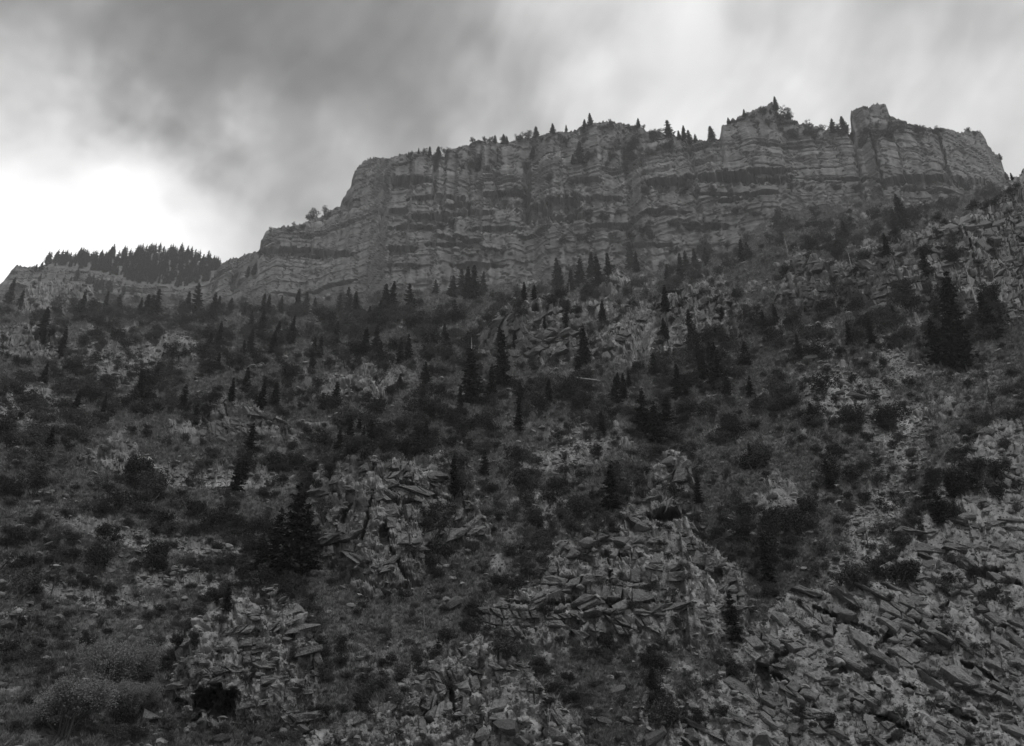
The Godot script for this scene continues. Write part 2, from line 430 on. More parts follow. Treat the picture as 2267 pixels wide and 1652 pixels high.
func build_slope() -> void:
	seen_d.resize(LW * LH)
	seen_d.fill(1e9)
	seen_i.resize(LW * LH)
	seen_i.fill(-1)
	var big := cells(0.40, FastNoiseLite.RETURN_CELL_VALUE, 21)
	var mid := cells(1.25, FastNoiseLite.RETURN_CELL_VALUE, 22)
	var gap := cells(0.40, FastNoiseLite.RETURN_DISTANCE2_SUB, 21)
	var gap2 := cells(1.25, FastNoiseLite.RETURN_DISTANCE2_SUB, 22)
	var fine := cells(3.4, FastNoiseLite.RETURN_CELL_VALUE, 23)
	var rough := noise(FastNoiseLite.TYPE_SIMPLEX, 0.16, 5, 24)
	var mottle := noise(FastNoiseLite.TYPE_SIMPLEX, 0.09, 4, 25)
	var grain := noise(FastNoiseLite.TYPE_VALUE, 3.2, 2, 26)
	var warp := noise(FastNoiseLite.TYPE_SIMPLEX, 0.12, 2, 27)
	var tuft := noise(FastNoiseLite.TYPE_SIMPLEX, 0.4, 2, 28)
	var verts := PackedVector3Array()
	verts.resize(NC * NR)
	var cols := PackedColorArray()
	cols.resize(NC * NR)
	sKind.resize(NC * NR)
	var hc := PackedFloat32Array()
	hc.resize(ND)
	var run := PackedFloat32Array()
	run.resize(ND)
	var dk := PackedFloat32Array()
	for k in ND:
		dk.append(D_NEAR * exp(lnr * k / (ND - 1.0)))
	var step_u := (U1 - U0) / (NU - 1.0)
	for i in NC:
		var u := lerpf(U0, U1, i / (NC - 1.0))
		var m0 := clampi(i, 1, NU - 2)
		var far := at_line(foot_far, u) + 14.0
		var d0 := at_line(near_edge, u)
		var k_first := 0
		var k_last := ND - 1
		run[0] = 0.0
		for k in ND:
			hc[k] = gH[m0 * ND + k]
			if dk[k] < d0 - 6.0:
				k_first = k
			if dk[k] < far:
				k_last = k
			if k > 0:
				var dt := hc[k] / dk[k] - hc[k - 1] / dk[k - 1]
				run[k] = run[k - 1] + sqrt(dt * dt + 0.0000012)
		k_last = mini(k_last + 1, ND - 1)
		var total := run[k_last] - run[k_first]
		var kk := k_first
		for j in NR:
			var want := run[k_first] + total * j / (NR - 1.0)
			while kk < k_last - 1 and run[kk + 1] < want:
				kk += 1
			var f := clampf((want - run[kk]) / maxf(run[kk + 1] - run[kk], 1e-9), 0.0, 1.0)
			var d := lerpf(dk[kk], dk[kk + 1], f)
			var h := lerpf(hc[kk], hc[kk + 1], f)
			var x := u * d
			var gd := (hc[kk + 1] - hc[kk]) / (dk[kk + 1] - dk[kk])
			var o := m0 * ND + kk
			var gx := clampf((gH[o + ND] - gH[o - ND]) / (2.0 * step_u * d), -1.6, 1.6)
			var n := Vector3(-gx, 1.0, clampf(gd, -1.0, 6.0)).normalized()
			var rock := gRock[o]
			var scree := gScree[o]
			var grass := gGrass[o]
			var s := pow(clampf(d / 85.0, 0.7, 9.0), 0.72)
			var mo := mottle.get_noise_3d(x / s, h / s, d / s)
			rock = smoothstep(0.30, 0.60, rock + 0.02 + mo * 0.8 + tuft.get_noise_3d(x / s, h / s, d / s) * 0.35 + clampf((gd - 0.95) * 0.5, 0.0, 0.4))
			scree *= 1.0 - rock
			var p := Vector3(x, h, -d)
			var q := p / s
			if u > 0.16 and h < 0.33 * d:      # the tilted beds
				var qx := q.x * 0.87 - q.y * 0.5
				var qy := q.x * 0.5 + q.y * 0.87
				q = Vector3(qx * 0.36, qy * 1.15, q.z * 0.6)
			else:
				q = Vector3(q.x * 0.8, q.y * 1.2, q.z * 0.45)
			var w := warp.get_noise_3dv(q) * 0.9
			q += Vector3(w, w * 0.6, -w)
			var b1 := big.get_noise_3dv(q)
			var b2 := mid.get_noise_3dv(q)
			var cr := gap.get_noise_3dv(q)
			var ro := rough.get_noise_3dv(q)
			var fi := fine.get_noise_3dv(q)
			var disp := rock * (b1 * 0.5 + b2 * 0.34 + fi * 0.2 + ro * 0.6 - 0.6 * (1.0 - smoothstep(-0.97, -0.84, cr)) - 0.26 * (1.0 - smoothstep(-0.95, -0.8, gap2.get_noise_3dv(q))))
			disp += (1.0 - rock) * (ro * 0.5 + b2 * 0.10 + fi * 0.12 * (1.0 + scree))
			if u > 0.16 and h < 0.33 * d:
				disp *= 1.0 - 0.38 * rock
			disp *= s * (1.0 - 0.5 * smoothstep(0.9, 1.0, gRock[o])) * (1.0 - 0.28 * rock * (1.0 - smoothstep(0.8, 1.0, gRock[o])))
			var inward := 0.0
			if caves.size():
				var t := h / d
				for c in caves:
					var ex: float = (u - c[0]) / c[2]
					var ey: float = (t - c[1]) / c[3]
					if absf(ex) < 1.5 and absf(ey) < 1.5:
						var e := ex * ex + ey * ey + ro * 1.0 + b2 * 0.25
						inward += c[4] * (1.0 - smoothstep(0.75, 1.0, e)) * (1.0 + 0.3 * b1)
			if j == 0:
				disp = 0.0
			if cracks.size() and rock > 0.2:
				var t := h / d
				for c in cracks:
					if u < c[6] or u > c[7]:
						continue
					var f2 := clampf(((u - c[0]) * c[2] + (t - c[1]) * c[3]) / (c[2] * c[2] + c[3] * c[3]), 0.0, 1.0)
					var off := Vector2(u - c[0] - f2 * c[2] + ro * 0.003, t - c[1] - f2 * c[3] + b2 * 0.002).length()
					var wd: float = c[4] * (1.0 - 0.6 * absf(f2 * 2.0 - 1.0))
					if off < wd:
						inward += c[5] * (1.0 - smoothstep(0.55, 1.0, off / wd))
			verts[i * NR + j] = p + n * disp + Vector3(u, 0.1, -1.0) * inward
			# stone, soil, scree and dry grass each have a tone; grain and lichen patches vary it
			var gr := grain.get_noise_3dv(p * (1.6 / s))
			var tone := lerpf(0.07, lerpf(0.175, 0.23, smoothstep(0.85, 1.0, gRock[o])) + b1 * 0.035 + b2 * 0.035, rock)
			tone = lerpf(tone, 0.32, clampf(scree * 1.1, 0.0, 1.0))
			tone = lerpf(tone, 0.16, grass * (1.0 - rock) * 0.85)
			tone *= 1.0 + gr * lerpf(0.85, 0.55, rock) + mo * 0.3
			tone = clampf(tone, 0.03, 0.5)
			cols[i * NR + j] = Color(tone, tone, tone)
			sKind[i * NR + j] = 1 if rock > 0.5 else (2 if scree > 0.3 else (3 if grass > 0.4 else 0))
	var node := sheet(verts, cols, NC, NR, true, true)
	setting(node, "hillside", "steep rocky hillside of outcrops, scree, dry grass and brush under the cliff", "hillside")

func sheet(verts: PackedVector3Array, cols: PackedColorArray, nc: int, nr: int, standing: bool, relief_too := false) -> MeshInstance3D:
	var nrm := PackedVector3Array()
	nrm.resize(nc * nr)
	for i in nc:
		var ia := maxi(i - 1, 0) * nr
		var ib := mini(i + 1, nc - 1) * nr
		for j in nr:
			var a := verts[ib + j] - verts[ia + j]
			var b := verts[i * nr + mini(j + 1, nr - 1)] - verts[i * nr + maxi(j - 1, 0)]
			nrm[i * nr + j] = a.cross(b).normalized()
	var idx := PackedInt32Array()
	idx.resize((nc - 1) * (nr - 1) * 6)
	var o := 0
	for i in nc - 1:
		for j in nr - 1:
			var a := i * nr + j
			idx[o] = a
			idx[o + 1] = a + 1
			idx[o + 2] = a + nr
			idx[o + 3] = a + nr
			idx[o + 4] = a + 1
			idx[o + 5] = a + nr + 1
			o += 6
	var arr := []
	arr.resize(Mesh.ARRAY_MAX)
	arr[Mesh.ARRAY_VERTEX] = verts
	arr[Mesh.ARRAY_NORMAL] = nrm
	arr[Mesh.ARRAY_COLOR] = cols
	arr[Mesh.ARRAY_INDEX] = idx
	var am := ArrayMesh.new()
	am.add_surface_from_arrays(Mesh.PRIMITIVE_TRIANGLES, arr)
	if not mats.has("rock"):
		mats.plain_rock = mat(0.2, 0.95, true)
		mats.rock = mat(0.2, 0.95, true)
		mats.rock.normal_enabled = true
		mats.rock.normal_texture = relief()
		mats.rock.normal_scale = 1.0
		mats.rock.uv1_triplanar = true
		mats.rock.uv1_world_triplanar = true
		mats.rock.uv1_scale = Vector3(0.2, 0.2, 0.2)
	am.surface_set_material(0, mats.rock if relief_too else mats.plain_rock)
	var node := MeshInstance3D.new()
	node.mesh = am
	if standing:
		var first := sV.size()
		sV.append_array(verts)
		sN.append_array(nrm)
		for i in verts.size():
			see(verts[i], first + i)
	return node

# ---------------------------------------------------------------- the cliff
var rim := PackedVector2Array()

func cliff_step(h: float, bh: float, hb: float, lean: float, bench: float) -> float:    # how far the face has stepped back at that height
	return lean * (h - hb) + 3.0 * smoothstep(462.0, 464.0, bh) + 4.5 * smoothstep(486.0, 489.0, bh) + 6.0 * smoothstep(508.0, 512.0, bh) + 3.0 * smoothstep(531.0, 533.0, bh) + bench * smoothstep(551.0, 557.0, bh)

func build_cliff() -> void:
	rim = line([-900, 600, -100, 640, 0, 630, 20, 605, 36, 588, 110, 592, 180, 600, 250, 610, 300, 628, 340, 632, 400, 640, 450, 632, 475, 612, 485, 588, 500, 577, 545, 562, 574, 556, 577, 545, 580, 528, 590, 512, 620, 503, 670, 498, 685, 485, 720, 470, 752, 458, 760, 440, 775, 415, 788, 378, 805, 360, 830, 350, 870, 345, 885, 340, 930, 340, 983, 345, 990, 332, 1010, 322, 1060, 310, 1100, 310, 1130, 312, 1170, 303, 1200, 299, 1240, 290, 1280, 280, 1320, 273, 1350, 270, 1400, 275, 1425, 282, 1430, 290, 1460, 292, 1500, 305, 1560, 312, 1594, 310, 1598, 278, 1620, 264, 1650, 250, 1690, 238, 1700, 229, 1710, 223, 1716, 240, 1730, 252])
	rim.append_array(line([1760, 264, 1800, 274, 1850, 287, 1868, 292, 1880, 288, 1884, 250, 1910, 240, 1930, 237, 1942, 229, 1962, 230, 1966, 252, 1990, 264, 2010, 274, 2060, 284, 2100, 287, 2140, 289, 2174, 292, 2180, 312, 2195, 337, 2212, 345, 2230, 395, 2267, 420, 2600, 440]))
	var nc := 1000
	var nr := 330
	var back := 3
	var rows := nr + back
	var r2 := RandomNumberGenerator.new()
	r2.seed = 77
	# the beds: thickness, how far each stands out, its own grey
	var out_of := PackedFloat32Array()
	var shade := PackedFloat32Array()
	var left := 0.0
	var cur := 0.0
	var curs := 0.2
	var thick := 0
	for b in 900:                                  # half-metre courses from 330 m up
		if left <= 0.0:
			thick = r2.randi() % 4
			left = [1.0, 1.5, 3.0, 6.5][thick] * r2.randf_range(0.7, 1.6)
			cur = r2.randf_range(-1.0, 1.0) * [1.0, 0.9, 0.7, 0.5][thick]
			curs = r2.randf_range(0.78, 1.2)
			if thick == 0 and r2.randf() < 0.55:
				cur = -2.0
			if r2.randf() < 0.12:
				curs *= 1.35
		left -= 0.5
		out_of.append(cur)
		shade.append(curs)
	var butt := noise(FastNoiseLite.TYPE_SIMPLEX, 1.0 / 60.0, 2, 31)
	var rib := cells(1.0 / 16.0, FastNoiseLite.RETURN_DISTANCE2_SUB, 32)
	var face := cells(1.0 / 9.0, FastNoiseLite.RETURN_CELL_VALUE, 33)
	var small := cells(1.0 / 3.2, FastNoiseLite.RETURN_CELL_VALUE, 37)
	var rough := noise(FastNoiseLite.TYPE_SIMPLEX, 0.11, 4, 34)
	var bend := noise(FastNoiseLite.TYPE_SIMPLEX, 1.0 / 140.0, 2, 35)
	var stain := noise(FastNoiseLite.TYPE_SIMPLEX, 0.09, 3, 36)
	var grain := noise(FastNoiseLite.TYPE_VALUE, 0.5, 2, 38)
	var broad := noise(FastNoiseLite.TYPE_SIMPLEX, 1.0 / 70.0, 3, 39)
	var plan := PackedVector2Array()
	var pf := [-900, 20, 0, 8, 120, 0, 250, 12, 300, 4, 440, 10, 475, 0, 520, -4, 572, -8, 580, -18, 640, -8, 700, 2, 706, -4, 760, 6, 826, 20, 845, 6, 864, -14, 905, -6, 912, -13, 960, 0, 968, -8, 1005, 2, 1012, -6, 1040, 6, 1062, 4, 1070, -8, 1090, -6, 1100, 2, 1125, 4, 1140, 8, 1162, 19, 1182, 17, 1204, 3, 1215, 0, 1245, -4, 1252, 5, 1290, 2, 1298, 9, 1330, 4, 1360, 14, 1392, 10, 1418, -8, 1432, -14, 1500, -9, 1508, -4, 1590, -5, 1597, 2, 1680, -2, 1750, 1, 1758, 4, 1820, 0, 1870, 4, 1930, 6, 1936, 7, 1960, -5, 1990, -10, 2060, -6, 2070, -2, 2085, -6, 2160, -2, 2178, 2, 2195, 10, 2215, 22, 2240, 34, 2600, 60]
	for i in range(0, pf.size(), 2):
		plan.append(Vector2(ut(pf[i], 450).x, pf[i + 1]))
	var hollows := []
	var hl := [1640, 392, 120, 12, 9, 1700, 378, 60, 8, 5, 640, 556, 80, 9, 6, 720, 562, 60, 8, 6, 890, 552, 40, 8, 5, 1480, 405, 52, 14, 7, 2060, 398, 80, 12, 6, 1130, 438, 55, 20, 6, 1240, 455, 50, 20, 6, 905, 398, 46, 10, 5, 955, 482, 60, 10, 5, 870, 470, 40, 8, 4, 1300, 400, 40, 8, 4, 521, 620, 13, 18, 7, 1250, 480, 60, 10, 5, 1010, 455, 40, 10, 4, 1560, 500, 60, 7, 3, 2150, 405, 40, 12, 5, 200, 625, 60, 5, 3, 120, 640, 40, 6, 3, 880, 402, 60, 12, 4, 965, 440, 70, 10, 4, 1030, 472, 60, 9, 4, 1190, 470, 36, 22, 6, 1330, 442, 50, 11, 4, 920, 505, 70, 7, 4, 1100, 508, 50, 8, 4, 1350, 502, 60, 7, 3, 1480, 470, 60, 5, 3, 1000, 542, 60, 6, 3, 880, 588, 50, 5, 3, 1060, 588, 60, 8, 4, 1440, 542, 70, 5, 3, 1600, 430, 80, 4, 3, 1850, 396, 90, 4, 3, 1980, 402, 40, 10, 5]
	for i in range(0, hl.size(), 5):
		var c := ut(hl[i], hl[i + 1])
		hollows.append([c.x, c.y, ut(hl[i] + hl[i + 2], hl[i + 1]).x - c.x, ut(hl[i], hl[i + 1] - hl[i + 3]).y - c.y, hl[i + 4] * 1.7])
	var clefts := []
	var cl := [1941, 285, 420, 5, 8, 2090, 300, 400, 6, 6, 1880, 240, 320, 6, 10, 1167, 360, 500, 9, 10, 1098, 330, 420, 4, 5, 1420, 330, 440, 4, 3, 1536, 310, 480, 6, 5, 1560, 450, 590, 5, 4, 846, 400, 560, 4, 5, 1218, 380, 460, 4, 4, 1740, 560, 600, 5, 3, 1905, 330, 450, 4, 4, 475, 590, 660, 4, 5, 1040, 330, 470, 3, 4, 985, 350, 460, 3, 3]
	for i in range(0, cl.size(), 5):
		clefts.append([ut(cl[i], (cl[i + 1] + cl[i + 2]) * 0.5).x, ut(cl[i], cl[i + 1]).y, ut(cl[i], cl[i + 2]).y, cl[i + 3] * unit * 1.2, cl[i + 4]])
	var verts := PackedVector3Array()
	verts.resize(nc * rows)
	var cols := PackedColorArray()
	cols.resize(nc * rows)
	var kinds := PackedByteArray()
	kinds.resize(nc * rows)
	kinds.fill(4)
	for i in nc:
		var u := lerpf(U0, U1, i / (nc - 1.0))
		var tb := at_line(foot, u)
		var tt := maxf(at_line(rim, u) + 0.0035 * rough.get_noise_2d(u * 2600.0, 7.0), tb + 0.004)
		var db := at_line(foot_far, u) + at_line(plan, u)
		var lean := 0.11
		var slope_p := (at_line(plan, u + 0.003) + at_line(foot_far, u + 0.003) - at_line(plan, u - 0.003) - at_line(foot_far, u - 0.003)) / (0.006 * db)
		slope_p = clampf(slope_p, -2.5, 2.5)
		var nx := slope_p / sqrt(1.0 + slope_p * slope_p)
		var nz := 1.0 / sqrt(1.0 + slope_p * slope_p)
		# the height at which the face, leaning back, meets the rim
		var bench := 0.0
		var pxm := 1133.5 + u * 0.79 / unit
		if pxm > 1380.0 and pxm < 2000.0:
			bench = 16.0
		elif pxm > 960.0 and pxm <= 1380.0:
			bench = 10.0
		var hb := tb * db - 10.0
		var bw := bend.get_noise_2d(u * db, 0.0) * 5.0 + u * db * 0.012
		var ht := tt * db
		for it in 6:
			ht = tt * (db + cliff_step(ht, ht + bw, hb, lean, bench))
		for j in nr:
			var fj := j / (nr - 1.0)
			var h := lerpf(hb, ht, fj)
			var x := u * db
			var bh := h + bw
			var ci := clampi(int((bh - 330.0) * 2.0), 0, 898)
			var cf := (bh - 330.0) * 2.0 - ci
			var bed := lerpf(out_of[ci], out_of[ci + 1], smoothstep(0.6, 1.0, cf))
			var massive := smoothstep(511.0, 515.0, bh) * (1.0 - smoothstep(541.0, 546.0, bh))
			bed *= 1.0 - 0.7 * massive
			var set_back := cliff_step(h, bh, hb, lean, bench)
			var ro := rough.get_noise_3d(x, h, db)
			var rb := rib.get_noise_2d(x + ro * 6.0, h * 0.16)
			var fc := face.get_noise_3d(x, h * 0.75, db + bed)
			var sm := small.get_noise_3d(x, h * 1.3, db)
			var stand := butt.get_noise_2d(x, h * 0.12) * 3.0
			var even := smoothstep(-0.25, 0.45, broad.get_noise_2d(x, h * 2.6))
			bed *= 0.55 + 0.6 * even if bed > -1.5 else smoothstep(0.45, 0.9, even)
			var d := db + set_back + stand
			var proud := bed * 2.6 + fc * 0.5 + sm * 0.25 + ro * 0.6 - 2.2 * (1.0 - smoothstep(-0.97, -0.85, rb))
			var t := h / d
			for c in hollows:
				var ex: float = (u - c[0]) / c[2]
				var ey: float = (t - c[1]) / c[3]
				if absf(ex) < 1.2 and ey < 1.3 and ey > -1.6:
					var e := ex * ex + (ey * ey if ey > 0.0 else ey * ey * 0.4) + ro * 0.9
					d += c[4] * (1.0 - smoothstep(0.86, 1.0, e) if ey > 0.0 else 1.0 - smoothstep(0.2, 1.0, e))
			for c in clefts:
				var ex: float = absf(u + ro * 0.004 - c[0]) / c[3]
				if ex < 1.0 and t < c[1] and t > c[2]:
					d += c[4] * (1.0 - ex * ex)
			verts[i * rows + j] = Vector3(u * d + nx * proud, h, -d + nz * proud)
			var st := stain.get_noise_2d(x * 1.6, h * 0.14)
			var tone := 0.165 * lerpf(1.0, shade[ci], 0.3 + 0.7 * even) * (1.0 + st * 0.36 + grain.get_noise_3d(x * 1.6, h * 2.2, db) * 0.25 + fc * 0.08 + sm * 0.08)
			tone *= 1.0 + 0.16 * massive + 0.35 * smoothstep(545.0, 546.0, bh) * (1.0 - smoothstep(550.0, 551.0, bh)) * even
			tone = clampf(tone, 0.06, 0.4)
			cols[i * rows + j] = Color(tone, tone, tone)
		var last := verts[i * rows + nr - 1]
		for b in back:
			var dd: float = -last.z + [2.0, 14.0, 90.0][b]
			verts[i * rows + nr + b] = Vector3(u * dd, last.y + [0.3, 0.5, -12.0][b], -dd)
			cols[i * rows + nr + b] = Color(0.12, 0.12, 0.12)
	var first := sV.size()
	var node := sheet(verts, cols, nc, rows, true)
	sKind.append_array(kinds)
	setting(node, "cliff", "long banded limestone cliff stepping up under the skyline", "cliff")

func build_far_hill() -> void:
	var crest := line([40, 640, 70, 600, 100, 584, 130, 578, 200, 574, 260, 572, 320, 560, 370, 560, 410, 568, 440, 582, 480, 590, 530, 592, 580, 600, 620, 640])
	var nc := 120
	var nr := 50
	var n := noise(FastNoiseLite.TYPE_SIMPLEX, 1.0 / 24.0, 4, 51)
	var verts := PackedVector3Array()
	var cols := PackedColorArray()
	for i in nc:
		var u := lerpf(ut(40, 600).x, ut(620, 600).x, i / (nc - 1.0))
		var tt := at_line(crest, u)
		var tb := at_line(rim, u) - 0.03
		for j in nr:
			var f := j / (nr - 4.0)
			var d := lerpf(925.0, 1060.0, f)
			var h := lerpf(tb * 925.0, tt * 1060.0, f) if f <= 1.0 else tt * 1060.0 - (f - 1.0) * 300.0
			h += n.get_noise_2d(u * d, d) * 4.0 * (1.0 if f <= 1.0 else 0.0)
			verts.append(Vector3(u * d, h, -d))
			var c := 0.13 * (1.0 + 0.4 * n.get_noise_2d(u * d * 4.0, d * 4.0))
			cols.append(Color(c, c, c))
			sKind.append(5)
	var node := sheet(verts, cols, nc, nr, true)
	setting(node, "wooded_hill", "wooded hill rising behind the low end of the cliff", "hill")

func build_floor() -> void:
	var pm := PlaneMesh.new()
	pm.size = Vector2(2600, 2400)
	pm.material = mat(0.14)
	var node := MeshInstance3D.new()
	node.mesh = pm
	node.position = Vector3(0, -1.75, 50)
	setting(node, "ground", "flat valley floor at the foot of the hillside", "ground")

# ---------------------------------------------------------------- models
var boulder_meshes := []
var conifers := []        # Node3D prototypes, one metre high
var firs := []
var pines := []
var shrubs := []
var snags := []
var pale_bushes := []

func tri(st: SurfaceTool, a: Vector3, b: Vector3, c: Vector3) -> void:
	st.add_vertex(a)
	st.add_vertex(b)
	st.add_vertex(c)

func boulder_stone(v: float) -> StandardMaterial3D:
	var m: StandardMaterial3D = mats.stone.duplicate()
	m.vertex_color_use_as_albedo = false
	m.albedo_color = grey(v * 1.15)
	m.uv1_scale = Vector3(0.5, 0.5, 0.5)
	return m

func cut_boulder(s: int, sides: int) -> ArrayMesh:    # a ball broken by flat faces
	var r := RandomNumberGenerator.new()
	r.seed = s
	var sm := SphereMesh.new()
	sm.radial_segments = sides
	sm.rings = maxi(3, sides / 2)
	sm.radius = 0.5
	sm.height = 1.0
	var arr := sm.get_mesh_arrays()
	var v: PackedVector3Array = arr[Mesh.ARRAY_VERTEX]
	var planes := []
	for k in 11:
		planes.append([Vector3(r.randfn(), r.randfn(), r.randfn()).normalized(), r.randf_range(0.2, 0.36)])
	for k in v.size():
		var p := v[k]
		for q in planes:
			var over: float = p.dot(q[0]) - q[1]
			if over > 0.0:
				p -= q[0] * over
		v[k] = p
	var st := SurfaceTool.new()
	st.begin(Mesh.PRIMITIVE_TRIANGLES)
	st.set_smooth_group(-1)
	var idx: PackedInt32Array = arr[Mesh.ARRAY_INDEX]
	for k in range(0, idx.size(), 3):
		tri(st, v[idx[k]], v[idx[k + 1]], v[idx[k + 2]])
	st.generate_normals()
	return st.commit()

func rod(st: SurfaceTool, a: Vector3, b: Vector3, ra: float, rb: float, n := 5) -> void:
	var ax := (b - a).normalized()
	var e1 := ax.cross(Vector3.UP if absf(ax.y) < 0.9 else Vector3.RIGHT).normalized()
	var e2 := ax.cross(e1)
	for k in n:
		var c0 := TAU * k / n
		var c1 := TAU * (k + 1) / n
		var d0 := e1 * cos(c0) + e2 * sin(c0)
		var d1 := e1 * cos(c1) + e2 * sin(c1)
		tri(st, a + d0 * ra, b + d0 * rb, a + d1 * ra)
		tri(st, a + d1 * ra, b + d0 * rb, b + d1 * rb)

func leafy(r: RandomNumberGenerator, st: SurfaceTool, at: Vector3, dir: Vector3, length: float, wide: float) -> void:
	var side := dir.cross(Vector3(r.randfn(), r.randfn(), r.randfn())).normalized() * wide
	tri(st, at - side, at + dir * length, at + side)

func begin() -> SurfaceTool:
	var st := SurfaceTool.new()
	st.begin(Mesh.PRIMITIVE_TRIANGLES)
	st.set_smooth_group(-1)
	return st

func model(parts: Array) -> Node3D:           # [name, SurfaceTool, material] ...
	var root := Node3D.new()
	for p in parts:
		var m := MeshInstance3D.new()
		m.name = p[0]
		p[1].generate_normals()
		m.mesh = p[1].commit()
		m.mesh.surface_set_material(0, p[2])
		root.add_child(m, true)
	return root

func conifer(s: int, spread: float, levels: int, ragged: float, bare: float) -> Node3D:
	var r := RandomNumberGenerator.new()
	r.seed = s
	var trunk := begin()
	var bend := Vector3(r.randf_range(-0.02, 0.02), 0, r.randf_range(-0.02, 0.02))
	rod(trunk, Vector3(0, -0.05, 0), Vector3(0, 0.5, 0) + bend, 0.018, 0.011, 6)
	rod(trunk, Vector3(0, 0.5, 0) + bend, Vector3(0, 0.985, 0), 0.011, 0.002, 6)
	var crown := begin()
	for k in levels:
		var f := (k + r.randf()) / levels
		var y := lerpf(bare, 0.98, f)
		var reach := spread * pow(1.0 - f, 0.85) * (1.0 if f > 0.12 else 0.75) + 0.012
		var n := 5 + r.randi() % 3
		var turn := r.randf() * TAU
		for b in n:
			if r.randf() < ragged * 0.5:
				continue
			var a := turn + TAU * (b + r.randf_range(-0.3, 0.3)) / n
			var len := reach * r.randf_range(1.0 - ragged, 1.15)
			var out := Vector3(cos(a), r.randf_range(-0.42, -0.02) + 0.35 * f, sin(a))
			var base := Vector3(0, y, 0) + bend * (1.0 - absf(y - 0.5) * 2.0)
			if len > 0.05:
				rod(trunk, base, base + out * len * 0.8, 0.004, 0.001, 3)
			var bits := 2 + int(len / 0.022)
			for q in bits:
				var g := (q + r.randf()) / bits
				var at := base + out * len * g + Vector3(0, 0.10 * len * g * g, 0)
				var w := 0.011 + 0.02 * (1.0 - g) * minf(len * 6.0, 1.0)
				for z in 3:
					var dir := (Vector3(cos(a), 0, sin(a)) * 0.5 + Vector3(r.randfn(), r.randfn() * 0.5 - 0.35, r.randfn()) * 0.75).normalized()
					leafy(r, crown, at, dir, w * 2.6, w)
	for q in 10:
		leafy(r, crown, Vector3(0, 0.97, 0), Vector3(r.randfn() * 0.3, 1, r.randfn() * 0.3).normalized(), 0.03, 0.005)
	return model([["trunk", trunk, mats.bark], ["crown", crown, mats.needle]])

func shrub(s: int, clumps: int, leaves: int, leaf: float, tall: float, m: Material, open := 0.0) -> Node3D:
	var r := RandomNumberGenerator.new()
	r.seed = s
	var stems := begin()
	var crown := begin()
	var heads := []
	for k in 4 + r.randi() % 3 + int(open * 12.0):
		var a := r.randf() * TAU
		var top := Vector3(cos(a) * r.randf_range(0.1, 0.42 + open * 0.8), tall * r.randf_range(0.45, 0.8), sin(a) * r.randf_range(0.1, 0.42))
		heads.append([top, r.randf_range(0.16, 0.3)])
		var knee := top * 0.5 + Vector3(r.randfn(), 0, r.randfn()) * 0.05
		rod(stems, Vector3(r.randfn() * 0.04, -0.08, r.randfn() * 0.04), knee, 0.022, 0.014, 4)
		rod(stems, knee, top, 0.014, 0.005, 4)
	heads.append([Vector3(0, tall * 0.5, 0), 0.34])
	for k in clumps:
		var hd: Array = heads[r.randi() % heads.size()]
		var dir := Vector3(r.randfn(), r.randfn(), r.randfn()).normalized()
		var c: Vector3 = hd[0] + dir * hd[1] * pow(r.randf(), 0.4 + open)
		c.y = absf(c.y) * (tall / maxf(tall, 0.8)) + 0.03
		var rad := r.randf_range(0.05, 0.09)
		if open > 0.0 and k % 3 == 0:
			rod(stems, hd[0] * 0.7, c, 0.005, 0.002, 3)
		for q in leaves:
			var o := Vector3(r.randfn(), r.randfn(), r.randfn()) * rad * 0.6
			leafy(r, crown, c + o, Vector3(r.randfn(), r.randfn() + 0.5, r.randfn()).normalized(), leaf * r.randf_range(0.7, 1.4), leaf * 0.42)
	return model([["stem", stems, mats.bark], ["crown", crown, m]])

func snag(s: int, limbs: int, m: Material) -> Node3D:
	var r := RandomNumberGenerator.new()
	r.seed = s
	var trunk := begin()
	var tip := Vector3(r.randf_range(-0.06, 0.06), 1, r.randf_range(-0.06, 0.06))
	rod(trunk, Vector3(0, -0.05, 0), tip * 0.5, 0.02, 0.014, 6)
	rod(trunk, tip * 0.5, tip, 0.014, 0.004, 6)
	var parts := [["trunk", trunk, m]]
	if limbs > 0:
		var twigs := begin()
		for k in limbs:
			var f := r.randf_range(0.2, 0.95)
			var a := r.randf() * TAU
			var len := r.randf_range(0.08, 0.26) * (1.1 - f)
			var base := tip * f
			var end := base + Vector3(cos(a), r.randf_range(-0.2, 0.5), sin(a)) * len
			rod(twigs, base, end, 0.006, 0.002, 3)
			for q in 3:
				var mid := base.lerp(end, r.randf_range(0.4, 1.0))
				rod(twigs, mid, mid + Vector3(r.randfn(), r.randfn() * 0.5 + 0.2, r.randfn()) * len * 0.22, 0.003, 0.001, 3)
		parts.append(["branches", twigs, m])
	return model(parts)

func relief() -> NoiseTexture2D:
	var t := NoiseTexture2D.new()
	t.width = 512
	t.height = 512
	t.seamless = true
	t.as_normal_map = true
	t.bump_strength = 9.0
	var n := noise(FastNoiseLite.TYPE_SIMPLEX, 0.025, 5, 72)
	n.fractal_type = FastNoiseLite.FRACTAL_RIDGED
	t.noise = n
	return t

